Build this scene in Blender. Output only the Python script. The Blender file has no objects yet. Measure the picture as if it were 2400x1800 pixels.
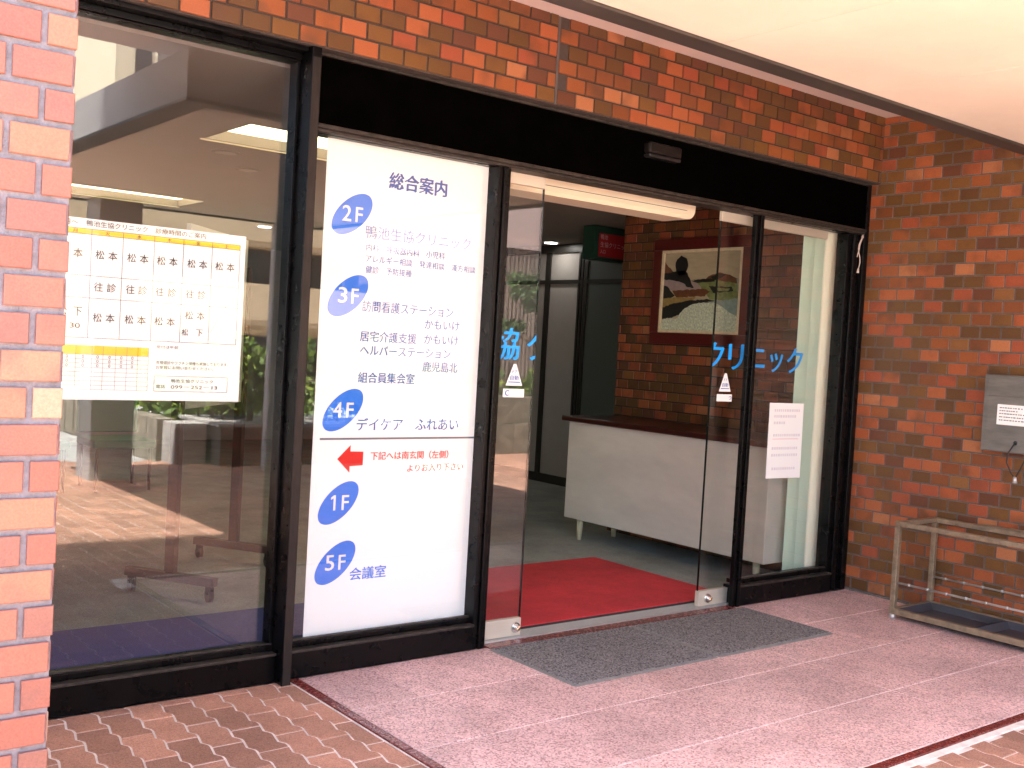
import bpy, bmesh, math, random
from mathutils import Vector, Matrix
from math import radians, sin, cos, pi

# ------------------------------------------------------------------ camera, sky, sun, exposure
S = bpy.context.scene
COL = S.collection
YAW, PITCH, ROLL, FPX = 0.669955, 0.0348084, 0.0569990, 2498.5
def _cam():
    f = Vector((sin(YAW), cos(YAW), 0)); r = Vector((cos(YAW), -sin(YAW), 0)); d = Vector((0, 0, -1))
    R0 = Matrix((r, d, f))
    Rx = Matrix(((1, 0, 0), (0, cos(PITCH), -sin(PITCH)), (0, sin(PITCH), cos(PITCH))))
    Rz = Matrix(((cos(ROLL), -sin(ROLL), 0), (sin(ROLL), cos(ROLL), 0), (0, 0, 1)))
    R = Rz @ Rx @ R0
    right, down, fwd = R[0], R[1], R[2]
    M = Matrix((right, -down, -fwd)).transposed().to_4x4()
    M.translation = Vector((0, -3.85, 1.39))
    return M
cd = bpy.data.cameras.new('camera'); co = bpy.data.objects.new('camera', cd); COL.objects.link(co)
co.matrix_world = _cam()
cd.sensor_width = 36; cd.lens = 36 * FPX / 2400; cd.clip_start = 0.05; cd.clip_end = 2000
S.camera = co

TOSUN = Vector((-0.43, 0.17, 1)).normalized()
w = bpy.data.worlds.new('World'); S.world = w; w.use_nodes = True
nt = w.node_tree; nt.nodes.clear()
sky = nt.nodes.new('ShaderNodeTexSky'); sky.sky_type = 'NISHITA'; sky.sun_disc = False
sky.sun_elevation = math.asin(TOSUN.z); sky.sun_rotation = math.atan2(TOSUN.x, TOSUN.y)
sky.air_density = 0.9; sky.dust_density = 3.5; sky.ozone_density = 0.8
bg = nt.nodes.new('ShaderNodeBackground'); bg.inputs[1].default_value = 0.15
wo = nt.nodes.new('ShaderNodeOutputWorld')
nt.links.new(sky.outputs[0], bg.inputs[0]); nt.links.new(bg.outputs[0], wo.inputs[0])
sl = bpy.data.lights.new('sun', 'SUN'); sl.energy = 5.0; sl.angle = radians(0.5); sl.color = (1, 0.965, 0.90)
so = bpy.data.objects.new('sun', sl); COL.objects.link(so)
so.rotation_euler = (-TOSUN).to_track_quat('-Z', 'Y').to_euler()
vs = S.view_settings
vs.view_transform = 'Standard'; vs.look = 'None'; vs.gamma = 1; vs.exposure = 3.2; vs.use_curve_mapping = False
S.cycles.use_denoising = True
S.cycles.max_bounces = 10; S.cycles.diffuse_bounces = 6; S.cycles.transparent_max_bounces = 16
S.cycles.sample_clamp_indirect = 6

rnd = random.Random(7)

# ------------------------------------------------------------------ materials
def rgb(r, g, b):
    f = lambda c: (c / 255 / 12.92) if c / 255 <= 0.04045 else ((c / 255 + 0.055) / 1.055) ** 2.4
    return (f(r), f(g), f(b))
def mat(name, col, rough=0.5, metal=0.0, var=0.0, scale=8, bump=0.0, bscale=60, spec=0.5, stretch=None, emit=None, var_col=None):
    m = bpy.data.materials.new(name); m.use_nodes = True
    n = m.node_tree.nodes; l = m.node_tree.links
    b = n['Principled BSDF']
    b.inputs['Base Color'].default_value = (*col, 1); b.inputs['Roughness'].default_value = rough
    b.inputs['Metallic'].default_value = metal; b.inputs['Specular IOR Level'].default_value = spec
    tc = n.new('ShaderNodeNewGeometry'); src = tc.outputs['Position']
    if stretch:
        mp = n.new('ShaderNodeMapping'); mp.inputs['Scale'].default_value = stretch
        l.new(src, mp.inputs[0]); src = mp.outputs[0]
    if var > 0:
        t = n.new('ShaderNodeTexNoise'); t.inputs['Scale'].default_value = scale; t.inputs['Detail'].default_value = 6
        t.inputs['Roughness'].default_value = 0.65
        l.new(src, t.inputs['Vector'])
        cr = n.new('ShaderNodeValToRGB'); cr.color_ramp.elements[0].position = 0.3; cr.color_ramp.elements[1].position = 0.72
        c2 = var_col or tuple(min(1, c * (1 + var)) for c in col)
        c1 = tuple(c * (1 - var) for c in col) if not var_col else col
        cr.color_ramp.elements[0].color = (*c1, 1); cr.color_ramp.elements[1].color = (*c2, 1)
        l.new(t.outputs['Fac'], cr.inputs[0]); l.new(cr.outputs[0], b.inputs['Base Color'])
        mr = n.new('ShaderNodeMapRange'); mr.inputs[3].default_value = max(0.02, rough - 0.1); mr.inputs[4].default_value = min(1, rough + 0.12)
        l.new(t.outputs['Fac'], mr.inputs[0]); l.new(mr.outputs[0], b.inputs['Roughness'])
    if bump > 0:
        t2 = n.new('ShaderNodeTexNoise'); t2.inputs['Scale'].default_value = bscale; t2.inputs['Detail'].default_value = 4
        l.new(src, t2.inputs['Vector'])
        bp = n.new('ShaderNodeBump'); bp.inputs['Strength'].default_value = bump; bp.inputs['Distance'].default_value = 0.004
        l.new(t2.outputs['Fac'], bp.inputs['Height']); l.new(bp.outputs[0], b.inputs['Normal'])
    if emit:
        b.inputs['Emission Color'].default_value = (*emit[0], 1); b.inputs['Emission Strength'].default_value = emit[1]
    return m

def tile_mat(name, stops, flash=(0.10, 0.040, 0.016), rough=0.42, flash_amt=0.75, bright=None):
    """glazed / flashed tile: colour chosen per tile, burnt shading of the glaze inside each tile"""
    m = bpy.data.materials.new(name); m.use_nodes = True
    n = m.node_tree.nodes; l = m.node_tree.links; b = n['Principled BSDF']
    g = n.new('ShaderNodeNewGeometry')
    cr = n.new('ShaderNodeValToRGB'); cr.color_ramp.interpolation = 'CONSTANT'
    e = cr.color_ramp.elements
    while len(e) < len(stops): e.new(0.5)
    for i, (p, c) in enumerate(stops): e[i].position = p; e[i].color = (*c, 1)
    l.new(g.outputs['Random Per Island'], cr.inputs[0])
    mul = n.new('ShaderNodeMath'); mul.operation = 'MULTIPLY'; mul.inputs[1].default_value = 371.0
    l.new(g.outputs['Random Per Island'], mul.inputs[0])
    t = n.new('ShaderNodeTexNoise'); t.noise_dimensions = '4D'; t.inputs['Scale'].default_value = 7; t.inputs['Detail'].default_value = 2
    l.new(g.outputs['Position'], t.inputs['Vector']); l.new(mul.outputs[0], t.inputs['W'])
    mr = n.new('ShaderNodeMapRange'); mr.inputs[1].default_value = 0.5; mr.inputs[2].default_value = 0.72
    mr.inputs[3].default_value = 0; mr.inputs[4].default_value = flash_amt
    l.new(t.outputs['Fac'], mr.inputs[0])
    mx = n.new('ShaderNodeMix'); mx.data_type = 'RGBA'
    l.new(mr.outputs[0], mx.inputs[0]); l.new(cr.outputs[0], mx.inputs[6]); mx.inputs[7].default_value = (*flash, 1)
    t3 = n.new('ShaderNodeTexNoise'); t3.inputs['Scale'].default_value = 220; t3.inputs['Detail'].default_value = 3
    l.new(g.outputs['Position'], t3.inputs['Vector'])
    mr2 = n.new('ShaderNodeMapRange'); mr2.inputs[1].default_value = 0.3; mr2.inputs[2].default_value = 0.7
    mr2.inputs[3].default_value = 0.86; mr2.inputs[4].default_value = 1.12
    l.new(t3.outputs['Fac'], mr2.inputs[0])
    mm = n.new('ShaderNodeMix'); mm.data_type = 'RGBA'; mm.blend_type = 'MULTIPLY'; mm.inputs[0].default_value = 1
    l.new(mx.outputs[2], mm.inputs[6]); l.new(mr2.outputs[0], mm.inputs[7])
    l.new(mm.outputs[2], b.inputs['Base Color'])
    b.inputs['Roughness'].default_value = rough
    bp = n.new('ShaderNodeBump'); bp.inputs['Strength'].default_value = 0.25; bp.inputs['Distance'].default_value = 0.002
    l.new(t3.outputs['Fac'], bp.inputs['Height']); l.new(bp.outputs[0], b.inputs['Normal'])
    return m

def glass_mat(name, base=0.05, tint=(0.988, 0.993, 0.99)):
    m = bpy.data.materials.new(name); m.use_nodes = True
    n = m.node_tree.nodes; l = m.node_tree.links; n.remove(n['Principled BSDF'])
    lw = n.new('ShaderNodeLayerWeight'); lw.inputs[0].default_value = 0.5
    p = n.new('ShaderNodeMath'); p.operation = 'POWER'; p.inputs[1].default_value = 5
    l.new(lw.outputs['Facing'], p.inputs[0])
    ma = n.new('ShaderNodeMath'); ma.operation = 'MULTIPLY_ADD'; ma.inputs[1].default_value = 1 - base; ma.inputs[2].default_value = base
    l.new(p.outputs[0], ma.inputs[0])
    tr = n.new('ShaderNodeBsdfTransparent'); tr.inputs[0].default_value = (*tint, 1)
    gl = n.new('ShaderNodeBsdfGlossy'); gl.inputs['Roughness'].default_value = 0.0
    mx = n.new('ShaderNodeMixShader')
    l.new(ma.outputs[0], mx.inputs[0]); l.new(tr.outputs[0], mx.inputs[1]); l.new(gl.outputs[0], mx.inputs[2])
    l.new(mx.outputs[0], n['Material Output'].inputs[0])
    return m

def speckle_mat(name, c1, c2, c3, scale=420, rough=0.6, bump=0.3, big=0.12, island=0.0):
    m = bpy.data.materials.new(name); m.use_nodes = True
    n = m.node_tree.nodes; l = m.node_tree.links; b = n['Principled BSDF']
    g = n.new('ShaderNodeNewGeometry')
    v = n.new('ShaderNodeTexVoronoi'); v.inputs['Scale'].default_value = scale
    l.new(g.outputs['Position'], v.inputs['Vector'])
    sx = n.new('ShaderNodeSeparateColor'); l.new(v.outputs['Color'], sx.inputs[0])
    cr = n.new('ShaderNodeValToRGB'); cr.color_ramp.interpolation = 'LINEAR'
    e = cr.color_ramp.elements; e[0].position = 0.1; e[1].position = 0.9; k = e.new(0.5)
    e[0].color = (*c1, 1); e[1].color = (*c2, 1); e[2].color = (*c3, 1)
    e[0].color = (*c1, 1); e[1].color = (*c2, 1); e[2].color = (*c3, 1)
    l.new(sx.outputs[0], cr.inputs[0])
    t = n.new('ShaderNodeTexNoise'); t.inputs['Scale'].default_value = 2.2; t.inputs['Detail'].default_value = 7; t.inputs['Roughness'].default_value = 0.7
    l.new(g.outputs['Position'], t.inputs['Vector'])
    mr = n.new('ShaderNodeMapRange'); mr.inputs[1].default_value = 0.3; mr.inputs[2].default_value = 0.7; mr.inputs[3].default_value = 1 - big; mr.inputs[4].default_value = 1 + big
    l.new(t.outputs['Fac'], mr.inputs[0])
    last = mr.outputs[0]
    if island:
        mi = n.new('ShaderNodeMapRange'); mi.inputs[3].default_value = 1 - island; mi.inputs[4].default_value = 1 + island
        l.new(g.outputs['Random Per Island'], mi.inputs[0])
        mu = n.new('ShaderNodeMath'); mu.operation = 'MULTIPLY'; l.new(last, mu.inputs[0]); l.new(mi.outputs[0], mu.inputs[1]); last = mu.outputs[0]
    mm = n.new('ShaderNodeMix'); mm.data_type = 'RGBA'; mm.blend_type = 'MULTIPLY'; mm.inputs[0].default_value = 1
    l.new(cr.outputs[0], mm.inputs[6]); l.new(last, mm.inputs[7]); l.new(mm.outputs[2], b.inputs['Base Color'])
    b.inputs['Roughness'].default_value = rough
    bp = n.new('ShaderNodeBump'); bp.inputs['Strength'].default_value = bump; bp.inputs['Distance'].default_value = 0.003
    l.new(sx.outputs[1], bp.inputs['Height']); l.new(bp.outputs[0], b.inputs['Normal'])
    return m

def leaf_mat(name, a, b_, c):
    m = bpy.data.materials.new(name); m.use_nodes = True
    n = m.node_tree.nodes; l = m.node_tree.links; b = n['Principled BSDF']
    g = n.new('ShaderNodeNewGeometry'); cr = n.new('ShaderNodeValToRGB'); e = cr.color_ramp.elements
    e.new(0.5); e[0].color = (*a, 1); e[1].color = (*b_, 1); e[2].color = (*c, 1)
    l.new(g.outputs['Random Per Island'], cr.inputs[0]); l.new(cr.outputs[0], b.inputs['Base Color']); b.inputs['Roughness'].default_value = 0.6
    return m

TILE = [(0.0, (0.37, 0.095, 0.040)), (0.13, (0.22, 0.068, 0.026)), (0.24, (0.125, 0.055, 0.019)), (0.37, (0.40, 0.115, 0.050)),
        (0.47, (0.185, 0.080, 0.024)), (0.58, (0.145, 0.066, 0.022)), (0.68, (0.30, 0.088, 0.030)), (0.77, (0.34, 0.080, 0.042)), (0.86, (0.14, 0.048, 0.027)), (0.93, (0.25, 0.105, 0.040)), (0.965, (0.44, 0.165, 0.085))]
TILE = [(p, (0.88 * c[0], 0.85 * c[1], 0.66 * c[2])) for p, c in TILE]
TILE_IN = [(p, tuple(0.82 * c for c in col)) for p, col in TILE]  # outdoor tile colours scaled down, lobby shade put into the colour
M = {}
M['tile'] = tile_mat('flashed_brick_tile', TILE)
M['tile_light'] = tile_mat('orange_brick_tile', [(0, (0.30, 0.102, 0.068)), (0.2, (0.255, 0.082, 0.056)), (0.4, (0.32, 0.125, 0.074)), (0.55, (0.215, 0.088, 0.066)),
        (0.75, (0.29, 0.094, 0.063)), (0.88, (0.34, 0.15, 0.090)), (0.97, (0.40, 0.22, 0.14))], flash=(0.17, 0.075, 0.06), flash_amt=0.75, rough=0.55)  # last, palest stop paints patches of reflected light into a few tiles
M['tile_in'] = tile_mat('combed_shaded_tile', TILE_IN, flash=(0.05, 0.018, 0.008), rough=0.5)
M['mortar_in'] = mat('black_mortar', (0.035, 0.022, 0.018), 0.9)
M['mortar_up'] = mat('brown_mortar', (0.06, 0.042, 0.034), 0.9, var=0.25, scale=30)
M['mortar'] = mat('dark_mortar', (0.13, 0.11, 0.098), 0.9, var=0.25, scale=30)
M['mortar_light'] = mat('grey_mortar', (0.185, 0.172, 0.19), 0.9, var=0.3, scale=40, bump=0.5, bscale=200)
M['sealant'] = mat('joint_sealant', (0.10, 0.085, 0.08), 0.7, var=0.2)
M['frame'] = mat('bronze_frame', (0.0030, 0.0024, 0.0025), 0.28, var=0.3, scale=14, spec=0.16, bump=0.05, bscale=90)
M['frame_dusty'] = mat('dusty_bronze_edge', (0.034, 0.026, 0.021), 0.5, var=0.7, scale=35, bump=0.1, spec=0.3)
M['fascia'] = mat('black_fascia', (0.0011, 0.0009, 0.0008), 0.6, var=0.4, scale=9, spec=0.0)
M['glass'] = glass_mat('window_glass', 0.066)
M['door_glass'] = glass_mat('door_glass', 0.062, (0.985, 0.994, 0.99))
M['steel'] = mat('brushed_steel', (0.62, 0.58, 0.54), 0.32, 0.9, var=0.08, scale=5, stretch=(3, 3, 120), bump=0.04)
M['chrome'] = mat('lock_chrome', (0.75, 0.73, 0.70), 0.12, 1.0)
M['rail'] = mat('door_rail_steel', (0.74, 0.65, 0.53), 0.42, 0.45, var=0.06, scale=5, stretch=(3, 3, 120))
M['alum'] = mat('aluminium', (0.55, 0.55, 0.54), 0.4, 0.7, var=0.12, scale=20)
M['cream'] = mat('cream_paint', (0.86, 0.73, 0.53), 0.55, var=0.05, scale=3)
M['soffit'] = mat('cream_soffit', (0.76, 0.68, 0.56), 0.75, var=0.075, scale=1.3, spec=0.2)
M['rim'] = mat('dark_soffit_rim', (0.045, 0.033, 0.026), 0.6, var=0.35, scale=6, stretch=(1, 1, 1))
M['canopy_side'] = mat('grey_canopy_side', (0.40, 0.38, 0.37), 0.6, var=0.1, scale=2)
M['eave'] = mat('eave_paint', (0.72, 0.62, 0.58), 0.8, var=0.05, scale=3)
M['concrete'] = mat('painted_concrete', (0.42, 0.39, 0.35), 0.85, var=0.15, scale=4, bump=0.3)
M['plaster'] = mat('lobby_plaster', (0.40, 0.35, 0.31), 0.85, var=0.06, scale=4)
M['ceil'] = mat('ceiling_board', (0.27, 0.235, 0.205), 0.9, var=0.04, scale=3)
M['carpet'] = speckle_mat('grey_carpet', (0.15, 0.158, 0.145), (0.45, 0.46, 0.42), (0.28, 0.29, 0.268), 500, 0.95, 0.4, 0.25)
M['granite'] = speckle_mat('pink_granite', (0.37, 0.20, 0.19), (0.84, 0.60, 0.565), (0.63, 0.395, 0.37), 165, 0.5, 0.35, 0.24, 0.08)
M['red_granite'] = mat('polished_red_granite', (0.17, 0.030, 0.026), 0.25, var=0.35, scale=60)
M['joint'] = mat('pale_joint', (0.78, 0.70, 0.64), 0.9, var=0.25, scale=12)
M['paver'] = speckle_mat('clay_paver', (0.32, 0.155, 0.10), (0.49, 0.265, 0.18), (0.405, 0.205, 0.135), 260, 0.8, 0.3, 0.25, 0.24)
M['forecourt'] = speckle_mat('pale_bounce_ground', (0.30, 0.295, 0.275), (0.46, 0.45, 0.42), (0.38, 0.37, 0.345), 90, 0.9, 0.3, 0.15)  # unknown ground past the pavers, lightened to bounce light onto soffit and facade
M['mat_grey'] = speckle_mat('grey_loop_mat', (0.05, 0.046, 0.047), (0.31, 0.295, 0.29), (0.155, 0.144, 0.144), 170, 0.95, 0.9, 0.08)
M['mat_edge'] = mat('mat_rubber_edge', (0.20, 0.19, 0.175), 0.6, var=0.2, scale=20)
M['mat_red'] = speckle_mat('red_mat_pile', (0.46, 0.020, 0.026), (0.80, 0.060, 0.072), (0.66, 0.036, 0.045), 450, 0.95, 0.7, 0.22)
M['mat_blue'] = speckle_mat('navy_mat_pile', (0.02, 0.03, 0.13), (0.08, 0.11, 0.36), (0.045, 0.065, 0.24), 600, 0.95, 0.5, 0.1)
M['rubber'] = mat('black_rubber', (0.02, 0.02, 0.02), 0.7)
M['counter'] = mat('counter_laminate', (0.62, 0.58, 0.51), 0.45, var=0.11, scale=3.2, stretch=(1, 0.5, 1.6))
M['counter_top'] = mat('dark_red_wood', (0.040, 0.006, 0.005), 0.3, var=0.35, scale=12, stretch=(6, 0.6, 6))
M['leg'] = mat('cream_leg', (0.62, 0.55, 0.36), 0.5, var=0.08)
M['wood_red'] = mat('mahogany_frame', (0.085, 0.010, 0.008), 0.3, var=0.3, scale=14, stretch=(2, 8, 8))
M['gold'] = mat('gilt_edge', (0.74, 0.62, 0.40), 0.4, 0.15, var=0.15, scale=20)
M['bronze'] = mat('weathered_bronze', (0.27, 0.205, 0.135), 0.42, 0.4, var=0.35, scale=22, bump=0.15, bscale=120)
M['tray'] = mat('blue_grey_tray', (0.04, 0.044, 0.055), 0.4, var=0.35, scale=10)
M['stainless'] = mat('stainless_sheet', (0.235, 0.225, 0.205), 0.33, 0.55, var=0.22, scale=4, stretch=(1, 1, 5))
M['white'] = mat('white_paper', (0.86, 0.86, 0.84), 0.7)
M['sign_white'] = mat('sign_sheet', (0.93, 0.93, 0.90), 0.6)
M['ink_blue'] = mat('blue_ink', rgb(18, 88, 170), 0.6)
M['ink_deep'] = mat('deep_blue_ink', rgb(20, 78, 162), 0.6)
M['badge_blue'] = mat('badge_blue', rgb(18, 116, 226), 0.5)
M['ink_red'] = mat('red_ink', rgb(214, 24, 14), 0.6)
M['ink_grey'] = mat('grey_ink', rgb(110, 112, 122), 0.6)
M['ink_pale'] = mat('pale_ink', rgb(214, 210, 214), 0.6)
M['ink_dark_grey'] = mat('dark_grey_ink', rgb(70, 72, 78), 0.6)
M['ink_black'] = mat('black_ink', (0.02, 0.02, 0.022), 0.6)
M['yellow'] = mat('yellow_band', rgb(246, 204, 36), 0.6)
M['door_blue'] = mat('blue_vinyl', (0.008, 0.36, 0.95), 0.4)
M['edge_glass'] = mat('dark_glass_edge', (0.006, 0.010, 0.009), 0.2)
M['blind'] = mat('cream_blind', (0.88, 0.84, 0.66), 0.7, var=0.03)
M['blind_green'] = mat('pale_green_blind', (0.70, 0.88, 0.70), 0.7, var=0.03)
M['cord'] = mat('white_cord', (0.62, 0.50, 0.42), 0.8)
M['part'] = mat('partition_panel', (0.42, 0.39, 0.36), 0.5, var=0.05)
M['part_frame'] = mat('partition_frame', (0.03, 0.026, 0.022), 0.4)
M['part_dark'] = mat('dark_panel', (0.11, 0.125, 0.115), 0.3)
M['red_sign'] = mat('red_sign_face', (0.33, 0.012, 0.016), 0.5)
M['green_dark'] = mat('dark_green_case', (0.012, 0.05, 0.03), 0.5)
M['green_seat'] = mat('green_vinyl', (0.012, 0.16, 0.07), 0.4)
M['brown_steel'] = mat('brown_steel', (0.06, 0.035, 0.028), 0.45)
M['board'] = mat('board_face', (0.55, 0.55, 0.52), 0.5)
M['lamp'] = mat('lamp_diffuser', (0.9, 0.85, 0.6), 0.5, emit=((1.0, 0.90, 0.52), 0.6))
M['lamp_white'] = mat('downlight_lamp', (0.9, 0.9, 0.9), 0.5, emit=((1.0, 0.95, 0.88), 6.0))
M['ring'] = mat('downlight_ring', (0.16, 0.13, 0.11), 0.5)
M['black_plastic'] = mat('black_plastic', (0.012, 0.011, 0.011), 0.35)
M['sensor'] = mat('sensor_brown', (0.010, 0.007, 0.006), 0.4, spec=0.2)
M['leaf'] = leaf_mat('hedge_leaves', (0.035, 0.07, 0.012), (0.11, 0.19, 0.022), (0.26, 0.33, 0.04))
M['pine'] = leaf_mat('pine_needles', (0.02, 0.045, 0.015), (0.05, 0.09, 0.025), (0.12, 0.17, 0.05))
M['bark'] = mat('bark', (0.10, 0.065, 0.04), 0.9, var=0.3, scale=10, bump=0.5)
M['stone'] = mat('rough_stone', (0.27, 0.23, 0.17), 0.9, var=0.5, scale=9, bump=0.9, bscale=25)
M['soil'] = mat('soil', (0.06, 0.04, 0.025), 0.95, var=0.3)
M['beige_wall'] = mat('beige_render', (0.66, 0.50, 0.32), 0.85, var=0.06, scale=1)
M['pale_wall'] = mat('pale_render', (0.74, 0.66, 0.48), 0.85, var=0.04, scale=1)
M['grey_wall'] = mat('grey_render', (0.33, 0.32, 0.30), 0.85, var=0.06, scale=1)
M['siding'] = mat('brown_siding', (0.29, 0.205, 0.165), 0.6, var=0.08, scale=2)
M['pink_wall'] = mat('pink_render', (0.62, 0.44, 0.39), 0.85, var=0.05, scale=1)
M['window_dark'] = mat('dark_window', (0.03, 0.035, 0.04), 0.15)
M['pa_sky'] = mat('paint_sky', rgb(176, 162, 132), 0.55, var=0.12, scale=9, stretch=(1, 1, 4))
M['pa_black'] = mat('paint_black', (0.010, 0.010, 0.010), 0.5, var=0.3, scale=30)
M['pa_brown'] = mat('paint_brown', rgb(104, 62, 36), 0.55, var=0.35, scale=25)
M['pa_pink'] = mat('paint_pink', rgb(158, 138, 134), 0.55, var=0.15, scale=25)
M['pa_olive'] = mat('paint_olive', rgb(122, 132, 78), 0.55, var=0.4, scale=30)
M['pa_yellow'] = mat('paint_ochre', rgb(146, 122, 70), 0.55, var=0.25, scale=30)
M['pa_pale'] = mat('paint_pale', rgb(196, 204, 178), 0.55, var=0.45, scale=70, bump=0.3, bscale=90)
M['pa_blue'] = mat('paint_blue_grey', rgb(134, 152, 142), 0.55, var=0.25, scale=25)

# ------------------------------------------------------------------ mesh helpers
class MB:
    def __init__(s): s.bm = bmesh.new(); s.mi = 0
    def _f(s, vs, smooth=False):
        try:
            f = s.bm.faces.new(vs); f.material_index = s.mi; f.smooth = smooth; return f
        except ValueError: return None
    def box(s, x0, x1, y0, y1, z0, z1, bev=0.0):
        v = [s.bm.verts.new(p) for p in ((x0, y0, z0), (x1, y0, z0), (x1, y1, z0), (x0, y1, z0), (x0, y0, z1), (x1, y0, z1), (x1, y1, z1), (x0, y1, z1))]
        fs = [s._f([v[i] for i in q]) for q in ((3, 2, 1, 0), (4, 5, 6, 7), (0, 1, 5, 4), (1, 2, 6, 5), (2, 3, 7, 6), (3, 0, 4, 7))]
        if bev > 0:
            ed = list({e for f in fs for e in f.edges})
            r = bmesh.ops.bevel(s.bm, geom=ed, offset=bev, segments=2, affect='EDGES', profile=0.5)
            for f in r['faces']: f.material_index = s.mi
        return s
    def obox(s, c, ux, uy, uz, hx, hy, hz):
        c = Vector(c); ux, uy, uz = Vector(ux).normalized() * hx, Vector(uy).normalized() * hy, Vector(uz).normalized() * hz
        v = [s.bm.verts.new(c + a * ux + b * uy + d * uz) for d in (-1, 1) for a, b in ((-1, -1), (1, -1), (1, 1), (-1, 1))]
        for q in ((3, 2, 1, 0), (4, 5, 6, 7), (0, 1, 5, 4), (1, 2, 6, 5), (2, 3, 7, 6), (3, 0, 4, 7)): s._f([v[i] for i in q])
        return s
    def cyl(s, p0, p1, r0, r1=None, n=16, cap=True):
        r1 = r0 if r1 is None else r1
        p0, p1 = Vector(p0), Vector(p1); d = (p1 - p0).normalized()
        a = d.orthogonal().normalized(); b = d.cross(a)
        A = [s.bm.verts.new(p0 + r0 * (cos(2 * pi * i / n) * a + sin(2 * pi * i / n) * b)) for i in range(n)]
        B = [s.bm.verts.new(p1 + r1 * (cos(2 * pi * i / n) * a + sin(2 * pi * i / n) * b)) for i in range(n)]
        for i in range(n): s._f([A[i], A[(i + 1) % n], B[(i + 1) % n], B[i]], True)
        if cap: s._f(A[::-1]); s._f(B)
        return s
    def tube(s, pts, r, n=8):
        pts = [Vector(p) for p in pts]; rings = []
        a = None
        for i, p in enumerate(pts):
            d = (pts[min(i + 1, len(pts) - 1)] - pts[max(i - 1, 0)]).normalized()
            a = d.orthogonal().normalized() if a is None else (a - d * a.dot(d)).normalized()
            b = d.cross(a)
            rings.append([s.bm.verts.new(p + r * (cos(2 * pi * k / n) * a + sin(2 * pi * k / n) * b)) for k in range(n)])
        for A, B in zip(rings, rings[1:]):
            for k in range(n): s._f([A[k], A[(k + 1) % n], B[(k + 1) % n], B[k]], True)
        s._f(rings[0][::-1]); s._f(rings[-1])
        return s
    def prism(s, pts, off):
        """closed polygon pts (3D) pushed along off"""
        off = Vector(off); A = [s.bm.verts.new(Vector(p)) for p in pts]; B = [s.bm.verts.new(Vector(p) + off) for p in pts]
        s._f(A[::-1]); s._f(B); n = len(pts)
        for i in range(n): s._f([A[i], A[(i + 1) % n], B[(i + 1) % n], B[i]])
        return s
    def face(s, pts): s._f([s.bm.verts.new(Vector(p)) for p in pts]); return s
    def build(s, name, mats, parent=None, kind=None):
        base = ROOT.get(parent.name, Vector((0, 0, 0))) if parent else Vector((0, 0, 0))
        if parent is None: base = Vector((0, 0, 0))
        bmesh.ops.recalc_face_normals(s.bm, faces=s.bm.faces)
        if base.length: bmesh.ops.translate(s.bm, verts=s.bm.verts, vec=-base)
        me = bpy.data.meshes.new(name); s.bm.to_mesh(me); s.bm.free()
        for m in (mats if isinstance(mats, (list, tuple)) else [mats]): me.materials.append(m)
        o = bpy.data.objects.new(name, me); COL.objects.link(o)
        if parent: o.parent = parent; ROOT[o.name] = base
        if kind: o['kind'] = kind
        return o
ROOT = {}
def thing(name, label, cat, loc=(0, 0, 0), group=None):
    o = bpy.data.objects.new(name, None); COL.objects.link(o); o.location = loc; o.empty_display_size = 0.1
    o['label'] = label; o['category'] = cat
    if group: o['group'] = group
    ROOT[o.name] = Vector(loc)
    return o
def tag(o, label, cat, group=None):
    o['label'] = label; o['category'] = cat
    if group: o['group'] = group
    return o
def dup(src, loc, label=None):
    """copy of a thing with its parts and their sub-parts"""
    r = src.copy(); COL.objects.link(r); r.location = loc
    if label: r['label'] = label
    for ch in list(src.children):
        c = ch.copy(); COL.objects.link(c); c.parent = r
        for g in list(ch.children):
            d = g.copy(); COL.objects.link(d); d.parent = c
    return r

_tc = {}
def text_geo(body, bold=0.0):
    k = (body, bold)
    if k not in _tc:
        cu = bpy.data.curves.new('lettering_curve', 'FONT'); cu.body = body; cu.offset = bold; cu.resolution_u = 3
        o = bpy.data.objects.new('lettering_tmp', cu); COL.objects.link(o)
        bpy.context.view_layer.update()
        me = bpy.data.meshes.new_from_object(o.evaluated_get(bpy.context.evaluated_depsgraph_get()))
        vs = [tuple(v.co[:2]) for v in me.vertices]; fs = [tuple(p.vertices) for p in me.polygons]
        bpy.data.objects.remove(o); bpy.data.curves.remove(cu); bpy.data.meshes.remove(me)
        _tc[k] = (vs, fs)
    return _tc[k]
def text(mb, body, u0, u1, vc, h, O, U, V, bold=0.0, clip=None):
    """lettering fitted between u0 and u1, centred on height vc with glyph height h, on the plane O + u*U + v*V"""
    vs, fs = text_geo(body, bold)
    xs = [a for a, b in vs]; ys = [b for a, b in vs]
    x0, x1, y0, y1 = min(xs), max(xs), min(ys), max(ys)
    O, U, V = Vector(O), Vector(U), Vector(V)
    sx = (u1 - u0) / max(1e-6, x1 - x0); sy = h / max(1e-6, y1 - y0)
    b2 = bmesh.new()
    nv = [b2.verts.new((u0 + (a - x0) * sx, vc + (b - (y0 + y1) / 2) * sy, 0)) for a, b in vs]
    for f in fs:
        try: b2.faces.new([nv[i] for i in f])
        except ValueError: pass
    if clip:
        cu, sgn = clip
        bmesh.ops.bisect_plane(b2, geom=b2.verts[:] + b2.edges[:] + b2.faces[:], plane_co=(cu, 0, 0), plane_no=(sgn, 0, 0), clear_outer=True)
    mp = {v: mb.bm.verts.new(O + U * v.co.x + V * v.co.y) for v in b2.verts}
    for f in b2.faces: mb._f([mp[v] for v in f.verts])
    b2.free()
XZ = dict(U=(1, 0, 0), V=(0, 0, 1))
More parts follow.
